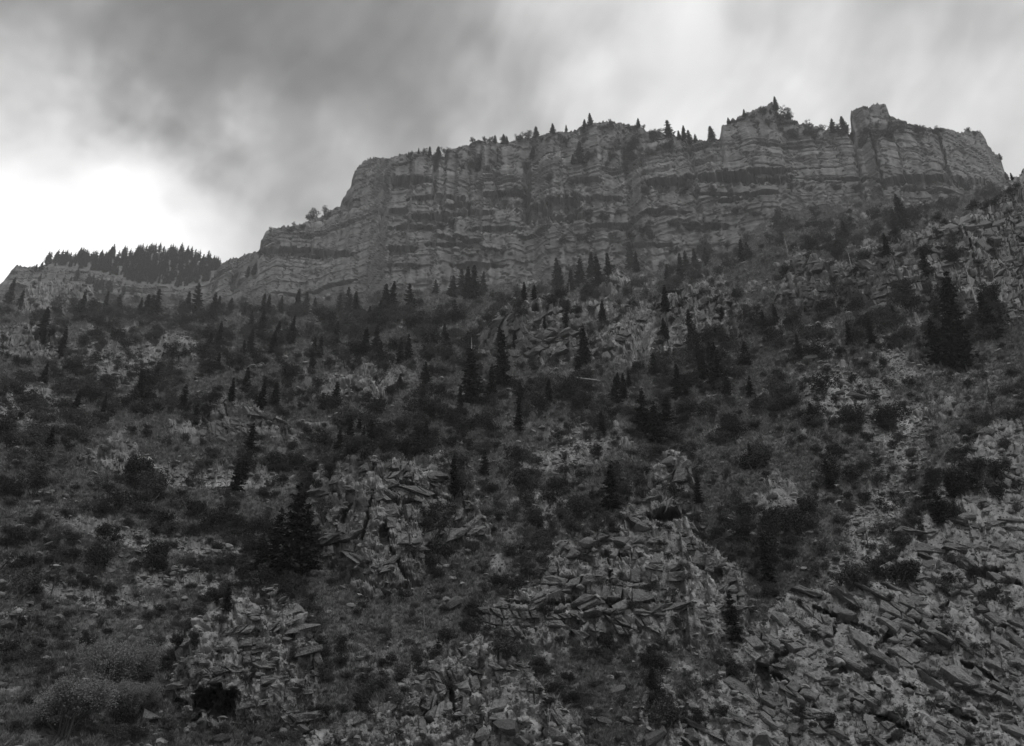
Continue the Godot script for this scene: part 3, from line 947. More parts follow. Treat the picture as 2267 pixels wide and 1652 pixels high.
func build_models() -> void:
	mats.stone = mat(0.2, 0.95, true)
	var gn := NoiseTexture2D.new()
	gn.width = 512
	gn.height = 512
	gn.seamless = true
	gn.noise = noise(FastNoiseLite.TYPE_SIMPLEX, 0.02, 5, 71)
	var ramp := Gradient.new()
	ramp.set_color(0, Color(0.62, 0.62, 0.62))
	ramp.set_color(1, Color(1, 1, 1))
	gn.color_ramp = ramp
	mats.stone.albedo_texture = gn
	mats.stone.normal_enabled = true
	mats.stone.normal_texture = relief()
	mats.stone.normal_scale = 1.3
	mats.stone.uv1_triplanar = true
	mats.stone.uv1_world_triplanar = true
	mats.stone.uv1_scale = Vector3(0.22, 0.22, 0.22)
	mats.stone.albedo_color = Color(1, 1, 1)
	mats.bark = mat(0.06)
	mats.needle = mat(0.024, 0.8)
	mats.leaf_dark = mat(0.031, 0.8)
	mats.leaf_mid = mat(0.072, 0.85)
	mats.leaf_pale = mat(0.19, 0.95)
	mats.dead = mat(0.34)
	mats.dead_dark = mat(0.05)
	for k in mats:
		if k in ["needle", "leaf_dark", "leaf_mid", "leaf_pale"]:
			mats[k].backlight = Color(0.2, 0.2, 0.2) if k != "leaf_pale" else Color(0.9, 0.9, 0.9)
	for k in 6:
		var b := cut_boulder(200 + k, 10)
		b.surface_set_material(0, boulder_stone([0.15, 0.18, 0.16, 0.2, 0.22, 0.13][k]))
		boulder_meshes.append(b)
	for k in 5:
		conifers.append(conifer(300 + k, [0.17, 0.20, 0.15, 0.22, 0.18][k], [24, 22, 26, 21, 24][k], [0.25, 0.35, 0.3, 0.4, 0.3][k], [0.05, 0.04, 0.06, 0.04, 0.08][k]))
	for k in 3:
		firs.append(conifer(330 + k, [0.2, 0.24, 0.17][k], [18, 16, 20][k], [0.4, 0.5, 0.35][k], 0.05))
	for k in 3:
		pines.append(conifer(320 + k, [0.24, 0.21, 0.26][k], [22, 24, 20][k], [0.6, 0.65, 0.55][k], [0.12, 0.2, 0.14][k]))
	for k in 6:
		shrubs.append(shrub(340 + k, 110, 16, 0.045, [0.8, 0.65, 0.9, 0.7, 1.0, 0.6][k], mats.leaf_dark if k < 3 else mats.leaf_mid))
	for k in 2:
		pale_bushes.append(shrub(360 + k, 900, 40, 0.019, 0.95, mats.leaf_pale, 0.25))
	for k in 3:
		snags.append(snag(380 + k, [0, 26, 34][k], mats.dead if k == 0 else mats.dead_dark))
	snags.append(snag(390, 8, mats.dead))

# ---------------------------------------------------------------- jointed blocks on the outcrops
func build_outcrops() -> void:
	for c in crags:
		if c.label == "":
			continue
		var cell: Vector3 = c.cell
		var root := Node3D.new()
		root.name = numbered("rock_outcrop")
		root.set_meta("label", c.label)
		root.set_meta("category", "rock outcrop")
		root.set_meta("group", "rock outcrops on the hillside")
		var placed := []
		var dip := deg_to_rad(c.dip)
		var along := Vector2(cos(dip), -sin(dip))       # bedding on the face, picture y down
		var across := Vector2(sin(dip), cos(dip))
		var topl := PackedVector2Array()
		var botl := PackedVector2Array()
		for i in range(0, c.topp.size(), 2):
			topl.append(Vector2(c.topp[i], c.topp[i + 1]))
		for i in range(0, c.botp.size(), 2):
			botl.append(Vector2(c.botp[i], c.botp[i + 1]))
		var mid := Vector2((topl[0].x + topl[topl.size() - 1].x) * 0.5, 0)
		mid.y = (at_line(topl, mid.x) + at_line(botl, mid.x)) * 0.5
		var reach := 620.0
		var wob := noise(FastNoiseLite.TYPE_SIMPLEX, 0.012, 2, 60 + names["rock_outcrop"])
		var edge := func(r: int, at: float) -> float:
			return cell.y * (r + 0.28 * sin(r * 12.9898)) + wob.get_noise_2d(at, r * 37.0) * cell.y * 0.55
		var rows := int(reach / cell.y)
		for r in range(-rows, rows):
			var s := -reach + rng.randf() * cell.x
			var slant := rng.randf_range(-0.25, 0.25) * cell.x
			while s < reach:
				var wide := cell.x * (rng.randf_range(0.4, 1.2) if rng.randf() < 0.8 else rng.randf_range(1.3, 2.6))
				var next := slant + rng.randf_range(-0.2, 0.2) * cell.x
				var q := mid + along * (s + wide * 0.5) + across * float(edge.call(r, s + wide * 0.5) + cell.y * 0.5)
				var far_out := q.x < 2.0 or q.x > 2265.0 or q.y > 1650.0 or q.x < topl[0].x or q.x > topl[topl.size() - 1].x
				if not far_out:
					far_out = q.y < at_line(topl, q.x) + cell.y * 0.4 or q.y > at_line(botl, q.x) - cell.y * 0.2 or rng.randf() > cell.z
				if not far_out:
					var uq := ut(q.x, q.y)
					for h in caves:
						if absf(uq.x - h[0]) < h[2] * 1.1 and absf(uq.y - h[1]) < h[3] * 1.1:
							far_out = true
				if not far_out:
					var i := spot(q.x, q.y)
					if i >= 0 and i < NC * NR:
						var g := minf(wide, cell.y) * 0.035
						var four := []
						for e in [[s + g, r, 0.0], [s + wide - g, r, 1.0], [s + wide - g, r + 1, 1.0], [s + g, r + 1, 0.0]]:
							var sx: float = e[0] + (0.0 if e[1] == r else (slant if e[2] == 0.0 else next))
							four.append(mid + along * sx + across * float(edge.call(e[1], sx) + (g if e[1] == r else -g)))
						placed.append([i, four, q, wide * cell.y])
				s += wide
				slant = next
		if placed.size() > 300:
			placed.sort_custom(func(x, y): return x[3] > y[3])
			placed.resize(300)
		if placed.is_empty():
			continue
		var origin: Vector3 = sV[placed[placed.size() / 2][0]]
		root.position = origin
		add_child(root, true)
		for e in placed:
			var p := plain_point(e[2].x, e[2].y)
			if p == Vector3.ZERO:
				continue
			var sight := -p.normalized()
			var front := PackedVector3Array()
			for q in e[1]:
				var f := plain_point(q.x, q.y)
				var d := ut(q.x, q.y)
				if f == Vector3.ZERO or absf(f.z / p.z - 1.0) > 0.05:
					f = Vector3(d.x, d.y, -1.0) * -p.z
				front.append(f)
			var n := (front[2] - front[0]).cross(front[3] - front[1]).normalized()
			if n.dot(sight) < 0.0:
				n = -n
			n = (n + sight * 0.6).normalized()
			var m := metres(sqrt(e[3]), e[2].y, -p.z)
			var stand := 0.2 * pow(clampf(-p.z / 85.0, 0.7, 9.0), 0.72) + m * (rng.randf_range(-0.08, 0.10) if rng.randf() < 0.75 else rng.randf_range(-0.05, 0.35))
			var tilt := Basis(Vector3(rng.randfn(), rng.randfn(), rng.randfn()).normalized(), rng.randfn() * 0.07)
			var swap := rng.randf_range(0.93, 1.03)
			for k in 4:
				front[k] = p + tilt * (front[k] - p) * swap * rng.randf_range(0.88, 1.05) - origin
			n = tilt * n
			var o := MeshInstance3D.new()
			o.name = "block"
			o.mesh = hewn(front, n, stand, m)
			root.add_child(o, true)

# a block of the jointed rock: four corners on the face, standing out a little, its edges worn
func hewn(face: PackedVector3Array, n: Vector3, stand: float, m: float) -> ArrayMesh:
	var st := begin()
	var mid := (face[0] + face[1] + face[2] + face[3]) * 0.25
	var tone := rng.randf_range(0.18, 0.31)
	st.set_color(Color(tone, tone, tone))
	var a := PackedVector3Array()
	var b := PackedVector3Array()
	var c := PackedVector3Array()
	var wear := m * rng.randf_range(0.08, 0.2)
	for k in 4:
		var out := n * (stand + rng.randf_range(-0.12, 0.12) * m)
		var inw := (mid - face[k]).normalized()
		a.append(face[k] - n * m * 0.8)
		b.append(face[k] + out - n * wear + inw * rng.randf() * wear * 0.5)
		c.append(face[k] + out + inw * wear * rng.randf_range(0.7, 1.6))
	# the broken front: a small uneven grid inside the worn edge
	var g := []
	for y in 4:
		for x in 4:
			var v := c[0].lerp(c[1], x / 3.0).lerp(c[3].lerp(c[2], x / 3.0), y / 3.0)
			if x in [1, 2] and y in [1, 2]:
				v += n * m * rng.randf_range(-0.06, 0.14) + Vector3(rng.randfn(), rng.randfn(), rng.randfn()) * m * 0.05
			elif not (x in [0, 3] and y in [0, 3]):
				v += n * m * rng.randf_range(-0.08, 0.05) + (mid - v).normalized() * m * rng.randf_range(-0.07, 0.07)
			g.append(v)
	for y in 3:
		for x in 3:
			var o := y * 4 + x
			if (x + y) % 2:
				tri(st, g[o], g[o + 1], g[o + 5])
				tri(st, g[o], g[o + 5], g[o + 4])
			else:
				tri(st, g[o], g[o + 1], g[o + 4])
				tri(st, g[o + 1], g[o + 5], g[o + 4])
	var ring := [[0, 1, 2, 3], [3, 7, 11, 15], [15, 14, 13, 12], [12, 8, 4, 0]]
	for k in 4:
		var k2 := (k + 1) % 4
		var e: Array = ring[k]
		tri(st, b[k], b[k2], g[e[1]])
		tri(st, b[k], g[e[1]], g[e[0]])
		tri(st, b[k2], g[e[2]], g[e[1]])
		tri(st, b[k2], g[e[3]], g[e[2]])
		tri(st, a[k], a[k2], b[k2])
		tri(st, a[k], b[k2], b[k])
	st.generate_normals()
	var am := st.commit()
	am.surface_set_material(0, mats.stone)
	return am

func plain_point(px: float, py: float) -> Vector3:     # where that sight line meets the landform, before its fine relief
	var q := ut(px, py)
	var i := clampi(int(round((q.x - U0) / (U1 - U0) * (NU - 1.0))), 0, NU - 1)
	for k in range(1, ND):
		var d := D_NEAR * exp(lnr * k / (ND - 1.0))
		if gH[i * ND + k] >= q.y * d:
			var e := D_NEAR * exp(lnr * (k - 1) / (ND - 1.0))
			var a := q.y * e - gH[i * ND + k - 1]
			var b := gH[i * ND + k] - q.y * d
			d = lerpf(e, d, a / maxf(a + b, 1e-6))
			return Vector3(q.x, q.y, -1.0) * d
	return Vector3.ZERO

func smooth_normal(i: int) -> Vector3:
	var n := Vector3.ZERO
	for di in [-12, -6, 0, 6, 12]:
		for dj in [-12, -6, 0, 6, 12]:
			var k: int = i + di * NR + dj
			if k >= 0 and k < NC * NR:
				n += sN[k]
	n = n.normalized()
	return n if n.z > -0.2 else -n

# ---------------------------------------------------------------- plants
func plant(proto: Node3D, called: String, i: int, high: float, wide: float, px: float, py: float, what: String, category: String, group: String, lean := 0.0) -> void:
	var t: Node3D = proto.duplicate()
	t.name = numbered(called)
	t.position = sV[i] - Vector3(0, high * 0.02, 0)
	t.basis = Basis(Vector3.BACK, rng.randf_range(-0.04, 0.04) + lean) * Basis(Vector3.UP, rng.randf() * TAU) * Basis.from_scale(Vector3(wide, high, wide))
	t.set_meta("category", category)
	t.set_meta("group", group)
	add_child(t, true)
	pending.append([t, px, py, what])

func build_plants() -> void:
	# conifers: picture place of the foot, height there
	var sky := [903, 343, 11, 925, 343, 11, 950, 346, 18, 968, 348, 21, 1095, 316, 15, 1110, 316, 19, 1121, 316, 15, 1152, 312, 11, 1185, 308, 20, 1223, 300, 19, 1250, 294, 12, 1290, 284, 17, 1307, 282, 23, 1412, 284, 19, 1482, 305, 31, 1500, 310, 17, 1514, 311, 27, 1525, 312, 24, 1538, 314, 15, 1578, 316, 27, 1610, 276, 12, 1648, 256, 15, 1718, 256, 26, 1845, 292, 27, 1873, 296, 31, 1857, 294, 12, 2217, 360, 12, 2230, 402, 15, 2243, 408, 13]
	var ledge := [1285, 362, 50, 1175, 350, 32, 1055, 378, 32, 75, 596, 15, 88, 595, 21, 1268, 362, 24, 1705, 250, 12, 560, 610, 30, 548, 612, 26]
	var belt := [15, 672, 62, 40, 675, 40, 230, 682, 42, 255, 684, 34, 330, 688, 38, 410, 694, 52, 430, 692, 72, 480, 694, 42, 505, 690, 36, 575, 696, 52, 590, 694, 44, 620, 694, 42, 655, 696, 62, 670, 698, 56, 690, 694, 38, 745, 696, 52, 765, 694, 62, 785, 692, 52, 850, 692, 66, 865, 686, 70, 838, 702, 42, 960, 646, 32, 1000, 656, 52, 1020, 652, 62, 1038, 660, 76, 1052, 660, 82, 1066, 655, 60, 1160, 660, 42, 1180, 664, 34, 1230, 638, 72, 1242, 645, 62, 1262, 640, 52, 1280, 628, 62, 1305, 618, 62, 1320, 630, 72, 1345, 606, 52, 1395, 598, 64, 1408, 604, 50, 1505, 616, 62, 1520, 598, 46, 1540, 592, 46, 1560, 586, 42, 1640, 578, 52, 1655, 572, 40, 1475, 620, 40]
	var slope := [1040, 895, 135, 1110, 855, 135, 1088, 885, 85, 1292, 805, 92, 1330, 965, 62, 1590, 860, 112, 1572, 805, 62, 1556, 840, 72, 1612, 875, 62, 740, 768, 62, 830, 775, 64, 880, 805, 62, 1070, 1052, 62, 1000, 1095, 92, 1545, 1112, 62, 1665, 1035, 64, 1840, 1085, 72, 1800, 945, 62, 2115, 822, 245, 2082, 724, 62, 2200, 752, 112, 2218, 722, 82, 1700, 1295, 122, 1625, 1425, 125, 1440, 1525, 72, 965, 1450, 46, 1980, 722, 52, 1880, 765, 60, 1770, 795, 62, 770, 975, 64, 748, 1002, 62, 400, 905, 62, 300, 905, 52, 500, 1355, 72, 2000, 508, 82, 1985, 516, 62, 1960, 565, 52, 2050, 605, 62, 1870, 528, 42, 1150, 900, 60, 1210, 890, 55, 530, 800, 55, 600, 780, 55, 460, 780, 50, 690, 790, 50, 935, 860, 66, 1380, 880, 60, 1500, 880, 80, 1690, 740, 60, 1930, 760, 60]
	var ragged := [642, 1288, 240, 600, 1268, 155, 672, 1276, 175, 566, 1280, 105, 520, 1098, 85, 545, 1008, 74, 530, 1068, 64, 1420, 968, 115, 1450, 988, 105, 1480, 968, 95, 1350, 1138, 115, 2088, 820, 125, 2142, 820, 115, 2088, 1168, 95, 2112, 1118, 74, 2060, 1130, 70]
	for set_ in [[sky, "spruce", "conifers along the skyline"], [ledge, "spruce", "conifers on the cliff ledges"], [belt, "spruce", "conifers along the foot of the cliff"], [slope, "spruce", "conifers on the hillside"], [ragged, "pine", "ragged pines on the hillside"]]:
		var l: Array = set_[0]
		for k in range(0, l.size(), 3):
			var i := crest(l[k]) if l == sky else spot(l[k], l[k + 1])
			if i < 0:
				continue
			var high := metres(l[k + 2] * (1.25 if l == sky else 1.0), l[k + 1], -sV[i].z)
			var rag: bool = set_[1] == "pine"
			var proto: Node3D = pines[rng.randi() % 3] if rag else conifers[2 if l[k + 2] > 200 else rng.randi() % 5]
			var what := "open ragged pine" if rag else ("tall dark spruce" if l[k + 2] > 80 else ("dark pointed spruce" if l[k + 2] > 45 else "small dark spruce"))
			plant(proto, "pine_tree" if rag else "spruce_tree", i, high, high * rng.randf_range(1.0, 1.3) * (1.3 if l[k + 2] < 40 else (0.95 if l[k + 2] > 200 and not rag else 1.0)), l[k], l[k + 1], what, "pine tree" if rag else "spruce tree", set_[2], -0.17 if l[k + 2] > 200 and not rag else 0.0)
	# the wood on the far hill
	var woods := 0
	var tries := 0
	while woods < 90 and tries < 3000:
		tries += 1
		var px := rng.randf_range(80, 520)
		var py := rng.randf_range(555, 660)
		var i := spot(px, py)
		if i < 0 or sKind[i] != 5:
			continue
		var hp := rng.randf_range(12, 32)
		plant(firs[rng.randi() % 3], "fir_tree", i, metres(hp, py, -sV[i].z), metres(hp, py, -sV[i].z) * 1.25, px, py, "small dense fir", "fir tree", "conifers of the wooded far hill")
		woods += 1
	var slim := 0
	tries = 0
	while slim < 75 and tries < 2000:
		tries += 1
		var px := rng.randf_range(60, 1720)
		var py := rng.randf_range(690, 1010)
		var i := spot(px, py)
		if i < 0 or i >= NC * NR or sKind[i] > 1:
			continue
		var hp := rng.randf_range(26, 72)
		var high := metres(hp, py, -sV[i].z)
		plant(conifers[rng.randi() % 5], "spruce_tree", i, high, high * rng.randf_range(1.0, 1.4), px, py, "slim young spruce" if hp < 48 else "slender dark spruce", "spruce tree", "conifers on the hillside")
		slim += 1
	var deep_wood := []
	for q in 1100:
		var px := rng.randf_range(90, 560)
		var py := rng.randf_range(555, 650)
		var i := spot(px, py)
		if i >= 0 and sKind[i] == 5:
			var h := metres(rng.randf_range(9, 27), py, -sV[i].z)
			deep_wood.append(Transform3D(Basis(Vector3.UP, rng.randf() * TAU).scaled(Vector3(h * 1.2, h, h * 1.2)), sV[i]))
	stuff("conifer_wood", joined(firs[1]), deep_wood, "close stand of small conifers filling the wooded hill between the larger ones", "wood")
	# brush: dark masses seen on the hillside (place, half width, half height, size of one bush)
	var brush := [330, 870, 120, 45, 38, 420, 800, 60, 30, 34, 530, 770, 110, 40, 32, 640, 850, 60, 25, 34, 760, 750, 100, 50, 34, 880, 760, 90, 45, 34, 1010, 790, 60, 50, 36, 80, 960, 110, 55, 46, 30, 1050, 80, 60, 50, 60, 1180, 100, 40, 48, 870, 920, 130, 50, 42, 950, 970, 150, 50, 46, 760, 980, 80, 40, 42, 1180, 880, 100, 40, 40, 450, 1150, 110, 35, 52, 290, 1100, 100, 40, 54, 530, 1180, 60, 35, 48, 1330, 920, 60, 30, 38, 1450, 900, 70, 80, 38, 1300, 860, 40, 30, 38, 1560, 820, 70, 45, 38, 1590, 780, 60, 50, 34, 1690, 710, 60, 25, 30, 1770, 770, 60, 40, 36, 1880, 720, 140, 35, 34, 1960, 740, 60, 30, 34, 2190, 700, 60, 60, 36, 2050, 660, 60, 30, 32]
	brush += [1800, 900, 36, 40, 48, 1970, 930, 36, 24, 44, 1890, 930, 36, 26, 42, 1660, 1010, 30, 26, 44, 1840, 1030, 24, 30, 40, 1920, 1060, 36, 22, 40, 1700, 1220, 60, 60, 44, 1760, 1170, 60, 46, 44, 1640, 1160, 60, 36, 44, 1890, 1265, 36, 26, 56, 1980, 1260, 46, 30, 62, 2130, 1040, 50, 50, 48, 2085, 1110, 44, 50, 48, 2210, 1070, 36, 40, 44, 2255, 870, 30, 40, 50, 1120, 1425, 24, 20, 48, 1440, 1470, 30, 36, 44, 1475, 1570, 55, 50, 50, 990, 1500, 16, 14, 36, 900, 1545, 50, 20, 36, 960, 1150, 50, 50, 48, 1000, 1060, 46, 50, 44, 1980, 470, 50, 30, 26, 1880, 520, 100, 34, 26, 1720, 500, 60, 16, 22, 1560, 560, 60, 30, 26, 2100, 460, 60, 24, 24, 2200, 430, 60, 24, 22, 2070, 560, 60, 40, 26, 1640, 560, 40, 30, 26, 1500, 610, 60, 24, 26, 1900, 560, 80, 34, 26, 2000, 640, 50, 26, 26, 1250, 840, 50, 30, 36]
	brush += [450, 692, 430, 20, 24, 150, 690, 150, 18, 24, 900, 690, 240, 30, 26, 1200, 660, 120, 24, 26, 1400, 640, 90, 24, 26, 300, 740, 240, 26, 26, 600, 720, 280, 24, 26, 900, 720, 120, 30, 30, 700, 1060, 60, 30, 40, 260, 1560, 40, 60, 52, 280, 1620, 40, 30, 40, 520, 1260, 60, 40, 44, 190, 1220, 60, 30, 46, 330, 1230, 40, 26, 50, 20, 1280, 50, 60, 50, 80, 1450, 70, 30, 40, 160, 1410, 60, 20, 36, 620, 1310, 70, 30, 44, 700, 1180, 40, 50, 44, 950, 1240, 60, 40, 40, 1090, 1310, 40, 20, 36, 1250, 1130, 100, 50, 36, 1150, 1050, 80, 40, 38, 1380, 1060, 60, 40, 38, 1560, 960, 70, 50, 42, 1720, 870, 60, 40, 40, 2050, 740, 60, 24, 34, 200, 820, 160, 40, 26, 120, 870, 120, 40, 30, 160, 940, 60, 30, 36, 600, 1030, 80, 30, 40, 1060, 950, 60, 40, 40, 1330, 1440, 60, 26, 34, 1240, 1540, 80, 30, 32, 1560, 1580, 40, 30, 34, 1800, 1600, 50, 20, 34, 2080, 1420, 40, 30, 34, 2160, 1320, 40, 24, 36, 1600, 1500, 40, 26, 34]
	brush += [1285, 1135, 70, 26, 40, 1180, 1225, 40, 26, 38, 1380, 1090, 30, 20, 34, 640, 1050, 40, 40, 44, 860, 990, 60, 20, 38]
	brush += [1060, 365, 40, 14, 20, 1130, 440, 50, 14, 20, 1240, 452, 56, 16, 20, 1460, 420, 80, 8, 16, 1340, 350, 60, 16, 18, 1420, 330, 60, 14, 18, 1820, 418, 120, 6, 15, 1560, 430, 40, 6, 15, 1340, 480, 60, 10, 16, 720, 470, 40, 8, 15, 1240, 525, 50, 8, 16, 1800, 290, 80, 16, 18, 1700, 260, 60, 12, 16, 2060, 290, 100, 6, 14, 640, 505, 60, 4, 12, 960, 345, 60, 6, 14, 1170, 310, 140, 6, 14, 1350, 280, 80, 5, 12, 1440, 300, 30, 10, 16, 1930, 300, 30, 16, 18, 1250, 400, 60, 8, 14, 1500, 500, 90, 10, 16, 1380, 520, 80, 10, 16, 940, 500, 60, 6, 12, 1090, 560, 60, 10, 16, 1620, 470, 60, 8, 16]
	var all := []
	for k in range(0, brush.size(), 5):
		var size: float = brush[k + 4]
		var n := int(ceil(brush[k + 2] * brush[k + 3] * PI / (size * size) * (1.05 if size < 28.0 else 1.8)))
		for q in n:
			var a := rng.randf() * TAU
			var f := sqrt(rng.randf()) * 1.1
			var px: float = brush[k] + cos(a) * f * brush[k + 2]
			var py: float = brush[k + 1] + sin(a) * f * brush[k + 3] + size * 0.3
			var i := spot(px, py)
			if i >= 0:
				all.append([size * rng.randf_range(0.6, 1.25), px, py, i])
	for c in crags:                                # brush on the ledge behind each crag's crest
		if c.label == "" or c.label.begins_with("broad") or c.label.begins_with("rubbly"):
			continue
		for k in range(0, c.topp.size() - 2, 2):
			var a := Vector2(c.topp[k], c.topp[k + 1])
			var b := Vector2(c.topp[k + 2], c.topp[k + 3])
			for q in int(a.distance_to(b) / 15.0):
				var m := a.lerp(b, rng.randf()) + Vector2(rng.randf_range(-8, 8), -rng.randf_range(6, 26) * (m_scale(a.y)))
				var i := spot(m.x, m.y)
				if i >= 0 and m.x > 0.0 and m.x < 2266.0 and rng.randf() < 0.75:
					all.append([rng.randf_range(24, 46) * m_scale(a.y), m.x, m.y, i])
	for e in [[1888, 1298, 72], [1862, 1290, 44], [1985, 1292, 88], [1945, 1280, 50], [2020, 1285, 52], [1122, 1450, 54], [1440, 1512, 66], [1432, 1480, 48], [1470, 1628, 96], [1500, 1600, 70], [1665, 1040, 62], [1800, 948, 66], [1842, 1072, 58], [990, 1520, 38], [2120, 1085, 72], [2085, 1140, 66], [2150, 1050, 60], [2215, 1100, 56], [1760, 1200, 70], [1700, 1250, 74], [1335, 950, 58], [1255, 880, 52], [960, 1195, 84], [1000, 1100, 70], [1040, 950, 60], [900, 1000, 62], [760, 1010, 56], [1190, 920, 56], [1980, 950, 56], [1895, 955, 50], [2100, 1310, 46], [2160, 1290, 44], [330, 1110, 80], [250, 1140, 70], [340, 1250, 56], [200, 1270, 66], [270, 1610, 60], [460, 1180, 66], [540, 1200, 56]]:
		var i := spot(e[0], e[1])
		if i >= 0:
			all.append([float(e[2]), float(e[0]), float(e[1]), i])
	for q in 2700:                                  # and lone bushes all over
		var px := rng.randf_range(0, 2267)
		var py := rng.randf_range(430, 1650)
		var i := spot(px, py)
		if i >= 0 and i < NC * NR and (sKind[i] != 1 or rng.randf() < 0.25):
			all.append([rng.randf_range(12, 24) * lerpf(0.8, 1.5, (py - 430) / 1220.0), px, py, i])
	all.sort_custom(func(a, b): return a[0] > b[0])
	var rest := []
	for k in all.size():
		var e: Array = all[k]
		var high := metres(e[0], e[2], -sV[e[3]].z) * rng.randf_range(0.9, 1.15)
		if k < 300:
			var v := rng.randi() % 6
			plant(shrubs[v], "shrub", e[3], high, high * rng.randf_range(0.9, 1.25), e[1], e[2], ["dense dark shrub", "low dark shrub", "tall dark shrub", "rounded grey shrub", "tall grey-leaved shrub", "low grey-leaved shrub"][v], "shrub", "shrubs on the hillside")
		else:
			rest.append(Transform3D(Basis(Vector3.UP, rng.randf() * TAU).scaled(Vector3(high * 1.15, high, high * 1.15)), sV[e[3]] - Vector3(0, high * 0.05, 0)))
	print("brush ", all.size())
	for v in 3:
		var mine := []
		for k in rest.size():
			if k % 3 == v:
				mine.append(rest[k])
		stuff("scrub", joined(shrubs[[0, 4, 5][v]]), mine, ["small dark scrub scattered between the larger shrubs", "small rounded scrub scattered over the hillside", "low grey scrub scattered over the hillside"][v], "scrub")
	# two pale bushes at the lower edge
	for e in [[235, 1560, 150, 0.95], [135, 1632, 140, 1.25], [285, 1590, 90, 1.0]]:
		var i := spot(e[0], e[1])
		if i >= 0:
			var high := metres(e[2], e[1], -sV[i].z)
			plant(pale_bushes[rng.randi() % 2], "bush", i, high, high * e[3], e[0], e[1], "pale feathery bush", "bush", "pale bushes near the cave")
	# dead trees
	for e in [[2200, 928, 105, 2], [2165, 690, 115, 0], [1885, 610, 60, 0], [1740, 545, 26, 0], [1920, 545, 30, 0], [1640, 560, 24, 0], [1740, 560, 28, 3], [1920, 1205, 60, 1], [1900, 1215, 40, 1], [1040, 800, 60, 3], [690, 1370, 66, 1], [720, 1390, 50, 1], [940, 1390, 45, 0], [1035, 1385, 40, 1], [980, 1395, 36, 1], [1110, 1380, 36, 1], [95, 1290, 90, 1], [52, 1470, 40, 0], [865, 1300, 60, 1], [1690, 1590, 110, 1], [2120, 620, 40, 3], [2060, 520, 34, 0], [1800, 535, 26, 0], [1420, 690, 34, 3], [940, 610, 24, 0], [1260, 650, 30, 3], [110, 1320, 80, 1], [1500, 1380, 34, 1], [2000, 1160, 50, 1]]:
		var i := spot(e[0], e[1])
		if i >= 0:
			var high := metres(e[2], e[1], -sV[i].z)
			plant(snags[e[3]], "dead_tree", i, high, high * 0.9, e[0], e[1], ["bare pale standing trunk", "dead dark broken tree", "leafless twiggy tree", "pale dead trunk"][e[3]], "dead tree", "dead trees on the hillside", rng.randf_range(-0.12, 0.12))

func fallen_logs() -> void:
	for e in [[1315, 842, 74, 3.0, "pale fallen log lying across the brush below the pale broken crag", 3], [862, 1622, 120, -33.0, "dark fallen log along the edge of the pale rubble", 1], [300, 1372, 52, 4.0, "grey fallen log in the grass uphill of the pale bushes", 3], [1925, 1145, 60, -8.0, "weathered fallen log beside the lower scree chute", 3]]:
		var i := spot(e[0], e[1])
		if i < 0:
			continue
		var long := metres(e[2], e[1], -sV[i].z)
		var t: Node3D = snags[0 if e[5] == 3 else 1].duplicate()
		t.name = numbered("fallen_log")
		var dir := Vector3(cos(deg_to_rad(e[3])), -sin(deg_to_rad(e[3])), -0.15).normalized()
		var side := dir.cross(Vector3.BACK).normalized()
		t.transform = Transform3D(Basis(side * long * 1.3, dir * long, side.cross(dir) * long * 1.3), sV[i] - dir * long * 0.5 + Vector3(0, long * 0.03, long * 0.03))
		t.set_meta("label", e[4])
		t.set_meta("category", "log")
		t.set_meta("group", "fallen logs on the hillside")
		add_child(t, true)

func m_scale(py: float) -> float:
	return clampf(remap(py, 600.0, 1400.0, 0.55, 1.0), 0.5, 1.05)

func joined(proto: Node3D) -> Mesh:
	var am := ArrayMesh.new()
	for c in proto.get_children():
		am.add_surface_from_arrays(Mesh.PRIMITIVE_TRIANGLES, c.mesh.surface_get_arrays(0))
		am.surface_set_material(am.get_surface_count() - 1, c.mesh.surface_get_material(0))
	return am

func stuff(called: String, mesh: Mesh, places: Array, label: String, category: String, tint := Vector2.ONE) -> void:
	if places.is_empty():
		return
	var mm := MultiMesh.new()
	mm.transform_format = MultiMesh.TRANSFORM_3D
	mm.use_colors = tint != Vector2.ONE
	mm.mesh = mesh
	mm.instance_count = places.size()
	for k in places.size():
		mm.set_instance_transform(k, places[k])
		if mm.use_colors:
			var t := rng.randf_range(tint.x, tint.y)
			mm.set_instance_color(k, Color(t, t, t))
	var o := MultiMeshInstance3D.new()
	o.multimesh = mm
	o.name = numbered(called)
	o.set_meta("kind", "stuff")
	o.set_meta("label", label)
	o.set_meta("category", category)
	add_child(o, true)

